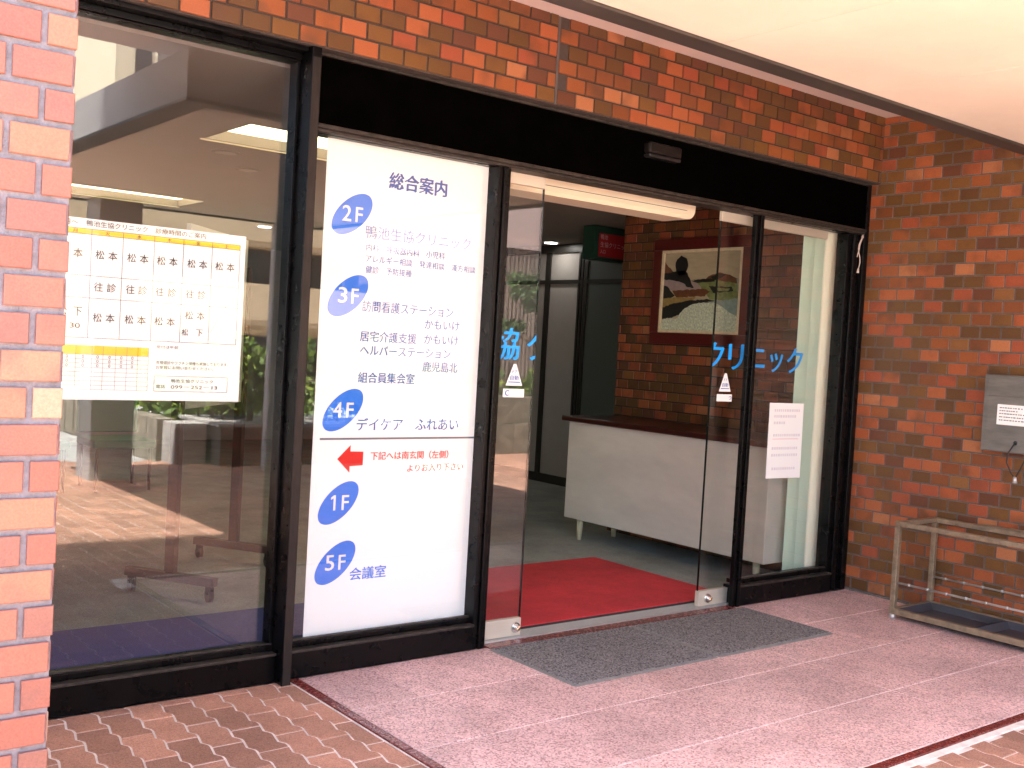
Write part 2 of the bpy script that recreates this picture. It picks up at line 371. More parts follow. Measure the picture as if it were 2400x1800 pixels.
def tx(mb, body, u0, u1, vc, h, y, bold=0.0, clip=None):
    n = 0 if bold == 0 else (1 if bold < 0.015 else 2)
    d = bold * h * 0.55
    for k in range(-n, n + 1):
        o = d * k / max(1, n)
        text(mb, body, u0 + o, u1 + o, vc + (o * 0.5 if n else 0), h, (0, y - 0.00012 * (k + n), 0), (1, 0, 0), (0, 0, 1), 0.0, clip)

def tiles(mb, O, U, V, N, L, H, pitch=(0.118, 0.07), gap=0.0095, t=0.007, phase=0.0, vphase=0.0, seed=1, dbl=0.03, holes=()):
    """running-bond face tiles standing proud of the plane O + u*U + v*V towards N"""
    r = random.Random(seed); O, U, V, N = Vector(O), Vector(U), Vector(V), Vector(N)
    pw, ph = pitch; rows = int(H / ph) + 2; b = 0.0016
    for j in range(-1, rows):
        v0 = j * ph + vphase + gap / 2; v1 = v0 + ph - gap
        if v1 <= 0.004 or v0 >= H - 0.004: continue
        v0, v1 = max(v0, 0.0), min(v1, H)
        u = phase + (pw / 2 if j % 2 else 0) - pw * 2
        while u < L:
            wd = pw * 2 if r.random() < dbl else pw
            a, c = max(u + gap / 2, 0.0), min(u + wd - gap / 2, L)
            u += wd
            if c - a < 0.006: continue
            if any(a < h1 and c > h0 for h0, h1 in holes):
                for h0, h1 in holes:
                    if a < h1 and c > h0:
                        if h0 - a > 0.02: c = h0
                        elif c - h1 > 0.02: a = h1
                        else: c = a
                if c - a < 0.02: continue
            d = [t + r.uniform(-0.0009, 0.0009) for _ in range(4)]
            back = [mb.bm.verts.new(O + U * x + V * y) for x, y in ((a, v0), (c, v0), (c, v1), (a, v1))]
            mid = [mb.bm.verts.new(O + U * x + V * y + N * (d[i] - b)) for i, (x, y) in enumerate(((a, v0), (c, v0), (c, v1), (a, v1)))]
            fr = [mb.bm.verts.new(O + U * x + V * y + N * d[i]) for i, (x, y) in enumerate(((a + b, v0 + b), (c - b, v0 + b), (c - b, v1 - b), (a + b, v1 - b)))]
            for i in range(4):
                k = (i + 1) % 4
                mb._f([back[i], back[k], mid[k], mid[i]]); mb._f([mid[i], mid[k], fr[k], fr[i]])
            mb._f(fr)

def leaves(mb, n, fn, size, r):
    for _ in range(n):
        p = Vector(fn(r)); s = size * r.uniform(0.6, 1.3)
        a = Vector((r.gauss(0, 1), r.gauss(0, 1), r.gauss(0, 1))).normalized(); b = a.orthogonal().normalized()
        b = (Matrix.Rotation(r.uniform(0, 6.28), 3, a) @ b)
        mb.face((p - a * s, p + b * s * 0.45, p + a * s, p - b * s * 0.45))

# ------------------------------------------------------------------ ground
mb = MB(); mb.box(-300, 300, -300, 60, -0.30, -0.034); mb.build('ground', M['forecourt'], kind='structure')  # unknown ground past the pavers, made pale to bounce light
# wavy interlocking pavers on a pale sand bed
mb = MB(); mb.mi = 0
PX0, PX1, PY0, PY1 = -2.2, 9.2, -6.9, 0.0
def in_terrace(x, y): return x > 1.985 and x < 5.86 and y > -1.86
W_, L_, G_ = 0.114, 0.228, 0.0065
def zig(y):
    q = (y / (L_ / 2)) % 1.0; a = 0.0075
    return (-a + 2 * a * q / 0.6) if q < 0.6 else (a if q < 0.75 else (a - 2 * a * (q - 0.75) / 0.25))
pr = random.Random(3)
mb.mi = 1
nx = int((PX1 - PX0) / W_)
for i in range(nx):
    x0 = PX0 + i * W_; off = (i % 2) * L_ / 2 + pr.uniform(-0.004, 0.004)
    y = PY0 - L_ + off
    while y < PY1:
        ya, yb = y + G_ / 2, min(y + L_ - G_ / 2, -0.002); y += L_
        if yb - ya < 0.02 or yb < PY0: continue
        def cut(xa, xb):
            ks = [ya] + [k for k in [((m * 0.5 * L_) + f * 0.5 * L_) for m in range(int(2 * ya / L_) - 2, int(2 * yb / L_) + 2) for f in (0.0, 0.6, 0.75)] if ya + 0.004 < k < yb - 0.004] + [yb]
            ks.sort()
            z = -0.004 + pr.uniform(-0.0012, 0.0012); b = 0.002
            lf = [(max(xa, xa + zig(k) if xa > -99 else xa), k) for k in ks]; rt = [(xb + zig(k), k) for k in ks]
            lf = [(xa + zig(k) + G_ / 2, k) for k in ks]; rt = [(xb + zig(k) - G_ / 2, k) for k in ks]
            if clipx: lf = [(a, k) for a, k in lf]; rt = [(min(a, clipx), k) for a, k in rt]
            if clipl: lf = [(max(a, clipl), k) for a, k in lf]
            pol = lf + rt[::-1]
            n = len(pol); cx = sum(p[0] for p in pol) / n; cy = sum(p[1] for p in pol) / n
            if max(p[0] for p in rt) - min(p[0] for p in lf) < 0.02: return
            ins = [(px_ + b * (1 if px_ < cx else -1), py_ + b * (1 if py_ < ya + 0.01 else (-1 if py_ > yb - 0.01 else 0))) for px_, py_ in pol]
            A = [mb.bm.verts.new((*p, -0.02)) for p in pol]; B = [mb.bm.verts.new((*p, z - 0.003)) for p in pol]; C = [mb.bm.verts.new((*p, z)) for p in ins]
            for q in range(n):
                k = (q + 1) % n; mb._f([A[q], A[k], B[k], B[q]]); mb._f([B[q], B[k], C[k], C[q]])
            mb._f(C)
        clipx = clipl = None
        xc = x0 + W_ / 2; yc = (ya + yb) / 2
        if yc > -1.86 and x0 + W_ > 1.96 and x0 < 5.9:
            if x0 < 1.95: clipx = 1.982
            elif x0 < 5.8: 
                if yb <= -1.85 or ya > -1.862: 
                    if ya > -1.862: continue
            else: continue
        if xc > 5.70 and yc > -2.62 and xc < 6.25: continue
        if ya < -1.862 < yb and x0 > 1.9: yb = -1.866
        if yb - ya < 0.02: continue
        if x0 > 5.9 and yc > -2.6: continue
        cut(x0, x0 + W_)
mb.mi = 0
mb.box(PX0, PX1, PY0, -0.0, -0.034, -0.0065)
mb.build('brick_paving', [M['joint'], M['paver']], kind='structure')

# pink granite terrace in front of the doors
mb = MB(); mb.mi = 0
mb.box(2.03, 5.795, -1.785, -0.0, -0.03, -0.0025)
mb.mi = 1
ys = [-0.002, -0.43, -0.885, -1.335, -1.782]; xs_ = [2.033, 2.345, 3.265, 4.185, 5.105, 5.792]
for a, b in zip(ys, ys[1:]):
    for c, d in zip(xs_, xs_[1:]): mb.box(c + 0.0015, d - 0.0015, b + 0.0035, a - 0.0035, -0.02, 0.0, 0.001)
mb.build('terrace', [M['joint'], M['granite']], kind='structure')
mb = MB()
yy = -0.004
while yy > -1.82:
    y2 = max(yy - 0.43, -1.826); mb.box(1.99, 2.029, y2 + 0.002, yy - 0.002, -0.03, 0.0015, 0.002); yy = y2
xx = 2.032
while xx < 5.79:
    x2 = min(xx + 0.46, 5.795); mb.box(xx + 0.002, x2 - 0.002, -1.826, -1.788, -0.03, 0.0015, 0.002); xx = x2
mb.mi = 1
mb.box(1.984, 5.80, -1.862, -1.829, -0.03, -0.0035)
mb.box(1.983, 1.988, -1.83, -0.06, -0.03, -0.0035)
mb.build('terrace_kerb', [M['red_granite'], M['joint']], kind='structure')

# ------------------------------------------------------------------ clinic building: outer walls
B = thing('clinic_building', 'brick tiled clinic front with black framed glass windows and sliding doors', 'building', (2.0, 0, 0))
mb = MB(); mb.mi = 1
mb.box(-3, 5.8, -0.052, 0.30, 2.512, 2.95)
mb.box(-3, 0.28, -0.052, 0.30, 0, 2.512)
mb.mi = 0
tiles(mb, (-3, -0.052, 2.514), (1, 0, 0), (0, 0, 1), (0, -1, 0), 8.79, 0.43, phase=0.03, seed=5, dbl=0.015, holes=((6.155, 6.175),))
tiles(mb, (-3, -0.052, 0), (1, 0, 0), (0, 0, 1), (0, -1, 0), 3.28, 2.512, seed=6)
mb.mi = 2; mb.box(3.158, 3.172, -0.0565, -0.05, 2.512, 2.913)
mb.box(5.79, 5.803, -0.0575, -0.05, 2.512, 2.913)
mb.build('front_wall', [M['tile'], M['mortar_up'], M['sealant']], B)
mb = MB(); mb.box(-6, 12, -0.05, 14, 3.12, 17); mb.build('upper_storeys', M['concrete'], B)
mb = MB(); mb.box(-4, 5.82, -2.03, 0.3, 2.915, 3.12, 0.006); mb.box(5.82, 9, -2.03, 0.3, 2.96, 3.12); mb.build('eave', M['eave'], B)

# ------------------------------------------------------------------ windows and doors
def window(name, x0, x1, glass_y=0.06, sill=True, top=2.2, label=None):
    f = MB(); f.box(x0, x1, 0.03, 0.10, 0.118, 0.142, 0.003)
    fr = f.build('window', M['frame'], B)
    f = MB(); f.box(x0, x1, 0.0, 0.12, 0.0, 0.106, 0.003); f.build('kick_plate', M['frame'], fr)
    f = MB(); f.box(x0, x1, -0.010, 0.03, 0.1065, 0.1175, 0.002); f.build('sill', M['frame_dusty'], fr)
    f = MB(); f.box(x0, x1, 0.034, 0.052, 0.1425, 0.149, 0.0015); f.build('glazing_bead', M['frame_dusty'], fr)
    f = MB(); f.box(x0, x1, 0.03, 0.10, top - 0.002, min(top + 0.03, 2.4675), 0.003); f.build('top_rail', M['frame'], fr)
    g = MB(); g.box(x0 - 0.004, x1 + 0.004, glass_y, glass_y + 0.008, 0.145, top); g.build('glass', M['glass'], fr)
    if label: fr['label'] = label
    return fr
w1 = window('window', 0.28, 1.925, top=2.462, label='tall fixed window with a timetable poster')
f = MB(); f.box(0.28, 1.925, -0.03, 0.10, 2.4922, 2.511, 0.003); f.box(0.28, 1.925, 0.02, 0.10, 2.468, 2.4915, 0.002); f.build('head_rail', M['frame'], w1)
w2 = window('window', 1.975, 2.905, label='fixed side pane behind the white directory sheet')
w3 = window('window', 4.770, 5.63, label='fixed pane with a paper notice and blinds')
# posts
f = MB(); f.box(1.927, 1.9685, -0.06, 0.12, -0.003, 2.511, 0.003); f.box(1.9125, 1.9265, 0.035, 0.10, 0.142, 2.47, 0.002); f.mi = 1
f.box(1.931, 1.9645, -0.0615, -0.0598, 0.0, 2.47)
f.build('window_post', [M['frame'], mat('faded_bronze', (0.022, 0.016, 0.014), 0.42, spec=0.25, var=0.4, scale=18, stretch=(4, 4, 0.6))], B)
f = MB(); f.box(2.905, 2.93, 0.0, 0.10, 0, 2.2, 0.004); f.box(2.931, 2.955, -0.012, 0.085, 0, 2.2, 0.004); f.box(2.956, 2.983, 0.008, 0.07, 0, 2.2, 0.004); f.build('door_jamb', M['frame'], B)
f = MB(); f.box(4.715, 4.741, 0.0, 0.030, 0, 2.2, 0.003); f.box(4.742, 4.768, -0.012, 0.050, 0, 2.2, 0.003); f.build('door_jamb', M['frame'], B)
f = MB()
f.box(5.62, 5.66, 0.03, 0.11, 0.11, 2.2, 0.004); f.box(5.6605, 5.70, 0.012, 0.10, 0.0, 2.2, 0.005); f.box(5.7005, 5.745, 0.026, 0.10, 0, 2.2, 0.005); f.box(5.7455, 5.791, 0.0, 0.12, 0, 2.51, 0.005)
f.build('door_frame', M['frame'], B)
# black operator fascia above the doors
f = MB(); f.box(1.9695, 5.7445, 0.0, 0.16, 2.232, 2.496, 0.002)
fa = f.build('door_operator', M['fascia'], B); fa['label'] = 'long matt black door operator cover'
f = MB(); f.box(1.9695, 5.7445, -0.012, 0.16, 2.4965, 2.511, 0.003); f.box(1.9695, 5.7445, -0.012, 0.03, 2.214, 2.2315, 0.003); f.box(1.9695, 5.7445, -0.004, 0.09, 2.2005, 2.2135, 0.003)
f.build('trim', M['frame_dusty'], fa)
f = MB(); f.box(3.80, 4.035, -0.05, -0.001, 2.395, 2.452, 0.012); f.mi = 1; f.box(3.805, 4.03, -0.045, -0.001, 2.376, 2.3935, 0.004)
f.build('sensor', [M['sensor'], M['black_plastic']], fa)
# sliding door leaves
def leaf(x0, x1, lockx, chars, clip, stx, label):
    f = MB(); f.box(x0, x1, 0.090, 0.112, 2.150, 2.24, 0.003); d = f.build('sliding_door', M['rail'], B); d['label'] = label
    g = MB(); g.box(x0 + 0.003, x1 - 0.003, 0.096, 0.106, 0.075, 2.152); g.build('glass', M['door_glass'], d)
    g = MB(); g.box(x0, x1, 0.086, 0.116, 0.004, 0.088, 0.002); g.build('lock_rail', M['rail'], d)
    ex = x1 - 0.0025 if lockx > (x0 + x1) / 2 else x0 - 0.0005
    g = MB(); g.box(ex, ex + 0.003, 0.095, 0.107, 0.09, 2.149); g.build('glass_edge', M['edge_glass'], d)
    g = MB(); g.cyl((lockx, 0.087, 0.045), (lockx, 0.076, 0.045), 0.026, 0.024, 24); g.cyl((lockx, 0.077, 0.045), (lockx, 0.060, 0.045), 0.017, 0.013, 20); g.obox((lockx, 0.058, 0.045), (1, 0, 1), (0, 1, 0), (-1, 0, 1), 0.011, 0.004, 0.003); g.build('lock_knob', M['chrome'], d)
    g = MB()
    for ch, c, wd, hh, vc in chars: tx(g, ch, c - wd / 2, c + wd / 2, vc, hh, 0.0945, 0.050, clip if abs(c - clip[0]) < 0.1 else None)
    g.build('lettering', M['door_blue'], d)
    g = MB(); g.prism([(stx - 0.05, 0.0955, 1.207), (stx + 0.05, 0.0955, 1.207), (stx + 0.008, 0.0955, 1.31), (stx - 0.008, 0.0955, 1.31)], (0, -0.001, 0)); st = g.build('warning_sticker', M['white'], d)
    g = MB(); tx(g, '自動', stx - 0.025, stx + 0.025, 1.245, 0.022, 0.0938, 0.02); tx(g, 'ドア', stx - 0.014, stx + 0.014, 1.273, 0.016, 0.0938, 0.02); g.box(stx - 0.036, stx + 0.036, 0.0935, 0.0942, 1.222, 1.226); g.build('lettering', M['ink_blue'], st)
    g = MB(); g.box(stx - 0.064, stx + 0.064, 0.0945, 0.0955, 1.152, 1.192, 0.0003); st = g.build('maker_sticker', M['white'], d)
    return d, st
d1, s1 = leaf(2.35, 3.257, 3.222, [('鴨', 2.54, .148, .146, 1.404), ('池', 2.72, .148, .146, 1.404), ('生', 2.90, .148, .146, 1.404), ('協', 3.08, .148, .146, 1.404), ('ク', 3.278, .143, .146, 1.405)], (3.2565, 1), 3.137, 'glass door leaf reflecting the street, slid back to the left')
g = MB(); tx(g, 'C', 3.086, 3.108, 1.172, 0.026, 0.0938, 0.05); g.build('lettering', M['ink_deep'], s1)
d2, s2 = leaf(4.53, 5.50, 4.60, [('ク', 4.543, .150, .146, 1.405), ('リ', 4.724, .125, .142, 1.405), ('ニ', 4.92, .120, .105, 1.405), ('ッ', 5.088, .115, .11, 1.385), ('ク', 5.263, .143, .146, 1.402)], (4.5305, -1), 4.648, 'glass door leaf slid back to the right with katakana lettering')
g = MB(); tx(g, 'つ', 4.684, 4.706, 1.172, 0.02, 0.0938, 0.04); g.build('lettering', M['ink_deep'], s2)
# threshold
mb = MB(); mb.box(2.985, 4.715, -0.028, 0.038, -0.02, 0.004, 0.002); mb.mi = 1; mb.box(2.985, 4.715, 0.0385, 0.052, -0.02, 0.008, 0.001); mb.mi = 2; mb.box(2.90, 5.6, 0.0525, 0.165, -0.02, 0.002)
mb.build('threshold', [M['red_granite'], M['alum'], mat('grey_threshold_strip', (0.46, 0.47, 0.45), 0.8, var=0.12, scale=60)], B)

# ------------------------------------------------------------------ lobby shell
mb = MB(); mb.box(-3, 10, 0.166, 9, -0.06, 0.0); mb.build('floor', M['carpet'], kind='structure')
mb = MB()
holes = [(2.34, 3.54, 1.42, 2.05), (2.34, 3.54, 4.93, 5.56)]
xsg = [-3, 2.34, 3.54, 10]; ysg = [0.301, 1.42, 2.05, 4.93, 5.56, 9]
for i in range(3):
    for j in range(5):
        if i == 1 and j in (1, 3): continue
        mb.box(xsg[i], xsg[i + 1], ysg[j], ysg[j + 1], 2.47, 2.60)
mb.box(-3, 5.79, 0.161, 0.301, 2.462, 2.511)
mb.build('ceiling', M['ceil'], kind='structure')
mb = MB(); mb.box(-3.2, -3, 0.3, 9, 0, 2.6); mb.box(-3.2, 10.2, 9, 9.2, 0, 2.6); mb.box(10, 10.2, 0.3, 9, 0, 2.6); mb.box(6.05, 10.2, 0.13, 0.3, 0, 3.1)
mb.build('lobby_wall', M['plaster'], kind='structure')

# right-hand brick wall: outside return and lobby side
R1 = thing('brick_wall', 'brown and orange brick tiled side wall right of the entrance', 'wall', (5.8, -1.3, 0))
mb = MB(); mb.mi = 1; mb.box(5.8, 6.05, -2.6, 0.13, -0.03, 2.9145); mb.mi = 0
tiles(mb, (5.8, 0.125, 0.012), (0, -1, 0), (0, 0, 1), (-1, 0, 0), 2.72, 2.90, pitch=(0.120, 0.0715), phase=0.04, seed=11, dbl=0.0)
tiles(mb, (5.8, -2.6, 0.012), (1, 0, 0), (0, 0, 1), (0, -1, 0), 0.25, 2.90, pitch=(0.120, 0.0715), seed=12, dbl=0)
mb.mi = 1; mb.box(5.785, 5.7995, -2.6, 0.0, -0.02, 0.012, 0.002)
mb.build('tiled_face', [M['tile'], M['mortar']], R1)
R2 = thing('lobby_brick_wall', 'dark brick tiled wall inside the lobby, behind the counter', 'wall', (5.8, 1.2, 0))
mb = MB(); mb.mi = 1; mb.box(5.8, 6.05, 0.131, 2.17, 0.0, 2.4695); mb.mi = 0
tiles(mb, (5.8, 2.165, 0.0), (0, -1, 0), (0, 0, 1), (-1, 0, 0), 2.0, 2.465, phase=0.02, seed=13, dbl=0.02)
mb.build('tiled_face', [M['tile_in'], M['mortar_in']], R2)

# left brick pier close to the camera
P = thing('brick_pier', 'pale orange brick tiled pier with grey mortar, nearest at the left edge', 'pier', (0.3, -1.4, 0))
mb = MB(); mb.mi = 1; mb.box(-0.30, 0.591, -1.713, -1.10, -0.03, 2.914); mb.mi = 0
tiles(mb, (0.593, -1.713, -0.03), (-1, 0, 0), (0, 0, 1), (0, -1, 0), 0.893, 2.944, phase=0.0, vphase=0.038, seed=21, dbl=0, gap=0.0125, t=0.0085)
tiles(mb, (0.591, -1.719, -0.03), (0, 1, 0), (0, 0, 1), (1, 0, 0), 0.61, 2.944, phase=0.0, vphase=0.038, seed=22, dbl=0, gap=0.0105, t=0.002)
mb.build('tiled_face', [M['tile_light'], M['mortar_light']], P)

# ------------------------------------------------------------------ canopy
CA = thing('entrance_canopy', 'large flat cream soffited canopy with dark rim over the forecourt', 'canopy', (3.7, -3.7, 0))
cx0, cx1, cy0, cy1, cz, ct = 1.95, 5.36, -6.2, -1.165, 2.506, 2.76
f = MB()
f.box(cx0, cx1, cy1 - 0.03, cy1, cz + 0.001, ct); f.box(cx0, cx1, cy0, cy0 + 0.03, cz + 0.001, ct); f.box(cx0, cx0 + 0.03, cy0 + 0.0301, cy1 - 0.0301, cz + 0.001, ct); f.box(cx1 - 0.03, cx1, cy0 + 0.0301, cy1 - 0.0301, cz + 0.001, ct)
f.box(cx0 + 0.0301, cx1 - 0.0301, cy0 + 0.0301, cy1 - 0.0301, 2.62, 2.74)
f.build('fascia', M['canopy_side'], CA)
f = MB(); rw = 0.095
f.box(cx0 - 0.004, cx1 + 0.004, cy1 - rw, cy1 + 0.004, cz - 0.006, cz + 0.014, 0.003); f.box(cx0 - 0.004, cx1 + 0.004, cy0 - 0.004, cy0 + rw, cz - 0.006, cz + 0.014, 0.003)
f.box(cx0 - 0.004, cx0 + rw + 0.04, cy0 + rw + 0.0005, cy1 - rw - 0.0005, cz - 0.006, cz + 0.014, 0.003); f.box(cx1 - rw, cx1 + 0.004, cy0 + rw + 0.0005, cy1 - rw - 0.0005, cz - 0.006, cz + 0.014, 0.003)
f.build('rim', M['rim'], CA)
f = MB(); xsj = [cx0 + rw + 0.042, 2.91, 3.82, 4.73, cx1 - rw - 0.002]; ysj = [cy0 + rw + 0.002, -4.75, -2.95, cy1 - rw - 0.002]
for a, b in zip(xsj, xsj[1:]):
    for c, d in zip(ysj, ysj[1:]): f.box(a + 0.0015, b - 0.0015, c + 0.0015, d - 0.0015, cz + 0.004, cz + 0.016)
f.build('soffit', M['soffit'], CA)
f = MB(); f.box(2.93, 3.31, -6.05, -5.67, -0.03, cz - 0.007, 0.01); c1 = f.build('column', M['canopy_side'], CA)
f = MB(); f.box(4.74, 5.02, -6.05, -5.77, -0.03, cz - 0.007, 0.01); f.build('column', M['canopy_side'], CA)

# ------------------------------------------------------------------ mats
def floor_mat(loc, sx, sy, m, label, cat='door mat', group=None, h=0.009, edge='mat_edge', ew=0.014, cr=0.035):
    t = thing('door_mat', label, cat, loc, group); x, y, z = loc
    def rr(hx, hy, r):
        out = []
        for cxs, cys, a0 in ((1, 1, 0), (-1, 1, 90), (-1, -1, 180), (1, -1, 270)):
            for k in range(6): a = radians(a0 + 18 * k); out.append((x + cxs * (hx - r) + r * cos(a), y + cys * (hy - r) + r * sin(a)))
        return out
    f = MB(); A = rr(sx / 2, sy / 2, cr); Bq = rr(sx / 2 - 0.008, sy / 2 - 0.008, cr * 0.8)
    lo = [f.bm.verts.new((*p, z)) for p in A]; hi = [f.bm.verts.new((*p, z + h * 0.7)) for p in Bq]
    for i in range(len(A)): k = (i + 1) % len(A); f._f([lo[i], lo[k], hi[k], hi[i]])
    f._f(hi); f._f(lo[::-1]); f.build('rubber_edge', M[edge], t)
    f = MB(); f.prism([(*p, z + h * 0.7 - 0.001) for p in rr(sx / 2 - ew, sy / 2 - ew, cr * 0.7)], (0, 0, h * 0.3 + 0.001)); f.build('pile', M[m], t)
    return t
gm = floor_mat((3.417, -0.338, 0.001), 0.893, 0.60, 'mat_grey', 'grey outdoor mat nearer the white directory sheet, half covering the doorway', group='grey mats outside the door', cr=0.012)
dup(gm, (4.317, -0.338, 0.001), 'grey outdoor mat nearer the brick side wall and umbrella rack')
floor_mat((3.985, 0.768, 0.0), 1.87, 1.19, 'mat_red', 'bright red carpet mat just inside the open doors', h=0.012, edge='rubber', ew=0.01)
floor_mat((2.0, 0.585, 0.0), 1.95, 0.95, 'mat_blue', 'navy blue mat inside the tall window', h=0.012, edge='rubber', ew=0.01)

# ------------------------------------------------------------------ directory sheet
D = thing('directory_sign', 'tall white floor directory sheet with blue oval floor badges', 'sign', (2.52, 0.08, 0.14))
f = MB(); f.box(2.084, 2.958, 0.076, 0.079, 0.142, 2.200); f.build('sheet', M['sign_white'], D)
TY = 0.0752
def line(lst, m, name='lettering'):
    for body, a, b, vc, h, bd in lst:
        g = MB(); tx(g, body, a, b, vc, h, TY, max(bd * 3.2, 0.034)); g.build(name, m, D)
line([('総合案内', 2.384, 2.680, 2.068, 0.070, 0.022)], M['ink_deep'], 'heading')
line([('鴨池生協クリニック', 2.281, 2.826, 1.839, 0.054, 0.008)], M['ink_blue'])
line([('内科　呼吸器内科　小児科', 2.287, 2.689, 1.773, 0.031, 0.0), ('アレルギー相談　発達相談　漢方相談', 2.288, 2.861, 1.727, 0.031, 0.0), ('健診　予防接種', 2.290, 2.520, 1.681, 0.031, 0.0)], M['ink_blue'])
line([('訪問看護ステーション', 2.283, 2.751, 1.527, 0.047, 0.0), ('かもいけ', 2.602, 2.789, 1.468, 0.042, 0.0)], M['ink_blue'])
line([('居宅介護支援', 2.280, 2.562, 1.400, 0.045, 0.0), ('かもいけ', 2.603, 2.787, 1.402, 0.042, 0.0)], M['ink_blue'])
line([('ヘルパーステーション', 2.284, 2.748, 1.341, 0.042, 0.0), ('鹿児島北', 2.603, 2.790, 1.281, 0.045, 0.0)], M['ink_blue'])
line([('組合員集会室', 2.281, 2.563, 1.225, 0.045, 0.006)], M['ink_blue'])
line([('デイケア　ふれあい', 2.286, 2.812, 1.026, 0.052, 0.004)], M['ink_blue'])
line([('会議室', 2.289, 2.468, 0.386, 0.054, 0.004)], M['badge_blue'])
line([('下記へは南玄関（左側）', 2.362, 2.766, 0.890, 0.036, 0.004), ('よりお入り下さい', 2.551, 2.852, 0.833, 0.034, 0.0)], M['ink_red'])
f = MB(); f.box(2.115, 2.939, TY - 0.0006, 0.0758, 0.9605, 0.969); f.build('divider', M['ink_grey'], D)
f = MB(); f.prism([(2.201, TY, 0.880), (2.262, TY, 0.938), (2.262, TY, 0.911), (2.325, TY, 0.909), (2.325, TY, 0.851), (2.262, TY, 0.848), (2.262, TY, 0.821)], (0, -0.0006, 0)); f.build('arrow', M['ink_red'], D)
for body, cxx, czz in (('2F', 2.213, 1.903), ('3F', 2.213, 1.564), ('4F', 2.217, 1.086), ('1F', 2.2175, 0.695), ('5F', 2.2165, 0.442)):
    f = MB(); a, b, th = 0.115, 0.0615, radians(42.5); pts = []
    for k in range(48):
        q = 2 * pi * k / 48; u, v = a * cos(q), b * sin(q); pts.append((cxx + u * cos(th) - v * sin(th), TY, czz + u * sin(th) + v * cos(th)))
    f.prism(pts[::-1], (0, -0.0006, 0)); bd = f.build('floor_badge', M['badge_blue'], D)
    g = MB(); (tx(g, body[0], cxx - 0.046, cxx - 0.006, czz + 0.001, 0.064, TY - 0.0012, 0.035) if body[0] != '1' else
     g.prism([(cxx - 0.024, TY - 0.0009, czz - 0.031), (cxx - 0.014, TY - 0.0009, czz - 0.031), (cxx - 0.014, TY - 0.0009, czz + 0.033), (cxx - 0.022, TY - 0.0009, czz + 0.033), (cxx - 0.036, TY - 0.0009, czz + 0.024), (cxx - 0.036, TY - 0.0009, czz + 0.014), (cxx - 0.024, TY - 0.0009, czz + 0.021)], (0, -0.0004, 0))); tx(g, 'F', cxx + 0.016, cxx + 0.048, czz, 0.062, TY - 0.0012, 0.03)
    g.build('lettering', M['white'], bd)

# ------------------------------------------------------------------ timetable poster on the tall window
T = thing('timetable_poster', 'large white consulting timetable with yellow bands taped inside the tall window', 'poster', (1.3, 0.075, 1.12))
f = MB(); f.box(0.84, 1.750, 0.074, 0.0755, 1.115, 1.758); f.build('sheet', M['sign_white'], T)
PY = 0.0733
f = MB(); f.box(0.93, 1.728, PY, 0.0738, 1.703, 1.722); f.box(0.93, 1.389, PY, 0.0738, 1.277, 1.309); f.build('yellow_band', M['yellow'], T)
f = MB(); th = 0.0016
def hl(x0, x1, z, t=0.0016): f.box(x0, x1, PY - 0.0006, PY - 0.0001, z - t / 2, z + t / 2)
def vl(x, z0, z1, t=0.0016): f.box(x - t / 2, x + t / 2, PY - 0.0012, PY - 0.0007, z0, z1)
for x in (0.945, 1.057, 1.168, 1.279, 1.393, 1.503, 1.615, 1.727): vl(x, 1.336, 1.722)
for z in (1.722, 1.703, 1.557, 1.478, 1.336): hl(0.945, 1.727, z)
for k in range(9): hl(0.945, 1.389, 1.277 - k * 0.0157, 0.0009)
for x in (1.057, 1.13, 1.186, 1.225, 1.27, 1.31, 1.35, 1.389): vl(x, 1.15, 1.309, 0.0009)
for z in (1.207, 1.150): hl(1.414, 1.70, z)
for x in (1.414, 1.70): vl(x, 1.150, 1.207)
f.prism([(1.623, PY - 0.0002, 1.38), (1.624, PY - 0.0002, 1.38), (1.722, PY - 0.0002, 1.555), (1.721, PY - 0.0002, 1.555)], (0, -0.0004, 0))
f.prism([(1.06, PY - 0.0002, 1.48), (1.061, PY - 0.0002, 1.48), (1.166, PY - 0.0002, 1.555), (1.165, PY - 0.0002, 1.555)], (0, -0.0004, 0))
f.build('grid', M['ink_dark_grey'], T)
g = MB()
Z = PY - 0.0016
def pt(body, a, b, vc, h, bd=0.01): tx(g, body, a, b, vc, h, Z, bd)
pt('4月～　鴨池生協クリニック　診療時間のご案内', 1.060, 1.588, 1.742, 0.021)
for ch, x in zip('月火水木金土', (1.11, 1.223, 1.336, 1.448, 1.559, 1.671)): pt(ch, x - 0.008, x + 0.008, 1.7125, 0.014)
for x in (1.062, 1.183, 1.296, 1.405, 1.52, 1.63): pt('松', x, x + 0.031, 1.634, 0.032); pt('本', x + 0.045, x + 0.077, 1.634, 0.032)
for x in (1.183, 1.296, 1.405, 1.52): pt('往', x, x + 0.031, 1.519, 0.032); pt('診', x + 0.045, x + 0.077, 1.519, 0.032)
for x in (1.183, 1.296, 1.405, 1.52): pt('松', x, x + 0.031, 1.410 if x < 1.5 else 1.44, 0.032); pt('本', x + 0.045, x + 0.077, 1.410 if x < 1.5 else 1.44, 0.032)
pt('松', 1.062, 1.093, 1.428, 0.032); pt('下', 1.115, 1.145, 1.428, 0.032); pt('松', 1.51, 1.535, 1.375, 0.026); pt('下', 1.565, 1.592, 1.375, 0.026)
pt('30', 1.105, 1.14, 1.378, 0.018, 0)
for r_ in range(3):
    for x in (1.10, 1.155, 1.206, 1.248, 1.29, 1.33): pt('0', x - 0.004, x + 0.004, 1.269 - r_ * 0.0157, 0.011, 0)
pt('受付は午前', 1.417, 1.500, 1.315, 0.012, 0); pt('各種健診やワクチン接種も実施しております。', 1.418, 1.700, 1.257, 0.013, 0); pt('お気軽にお問い合わせください。', 1.418, 1.640, 1.239, 0.013, 0)
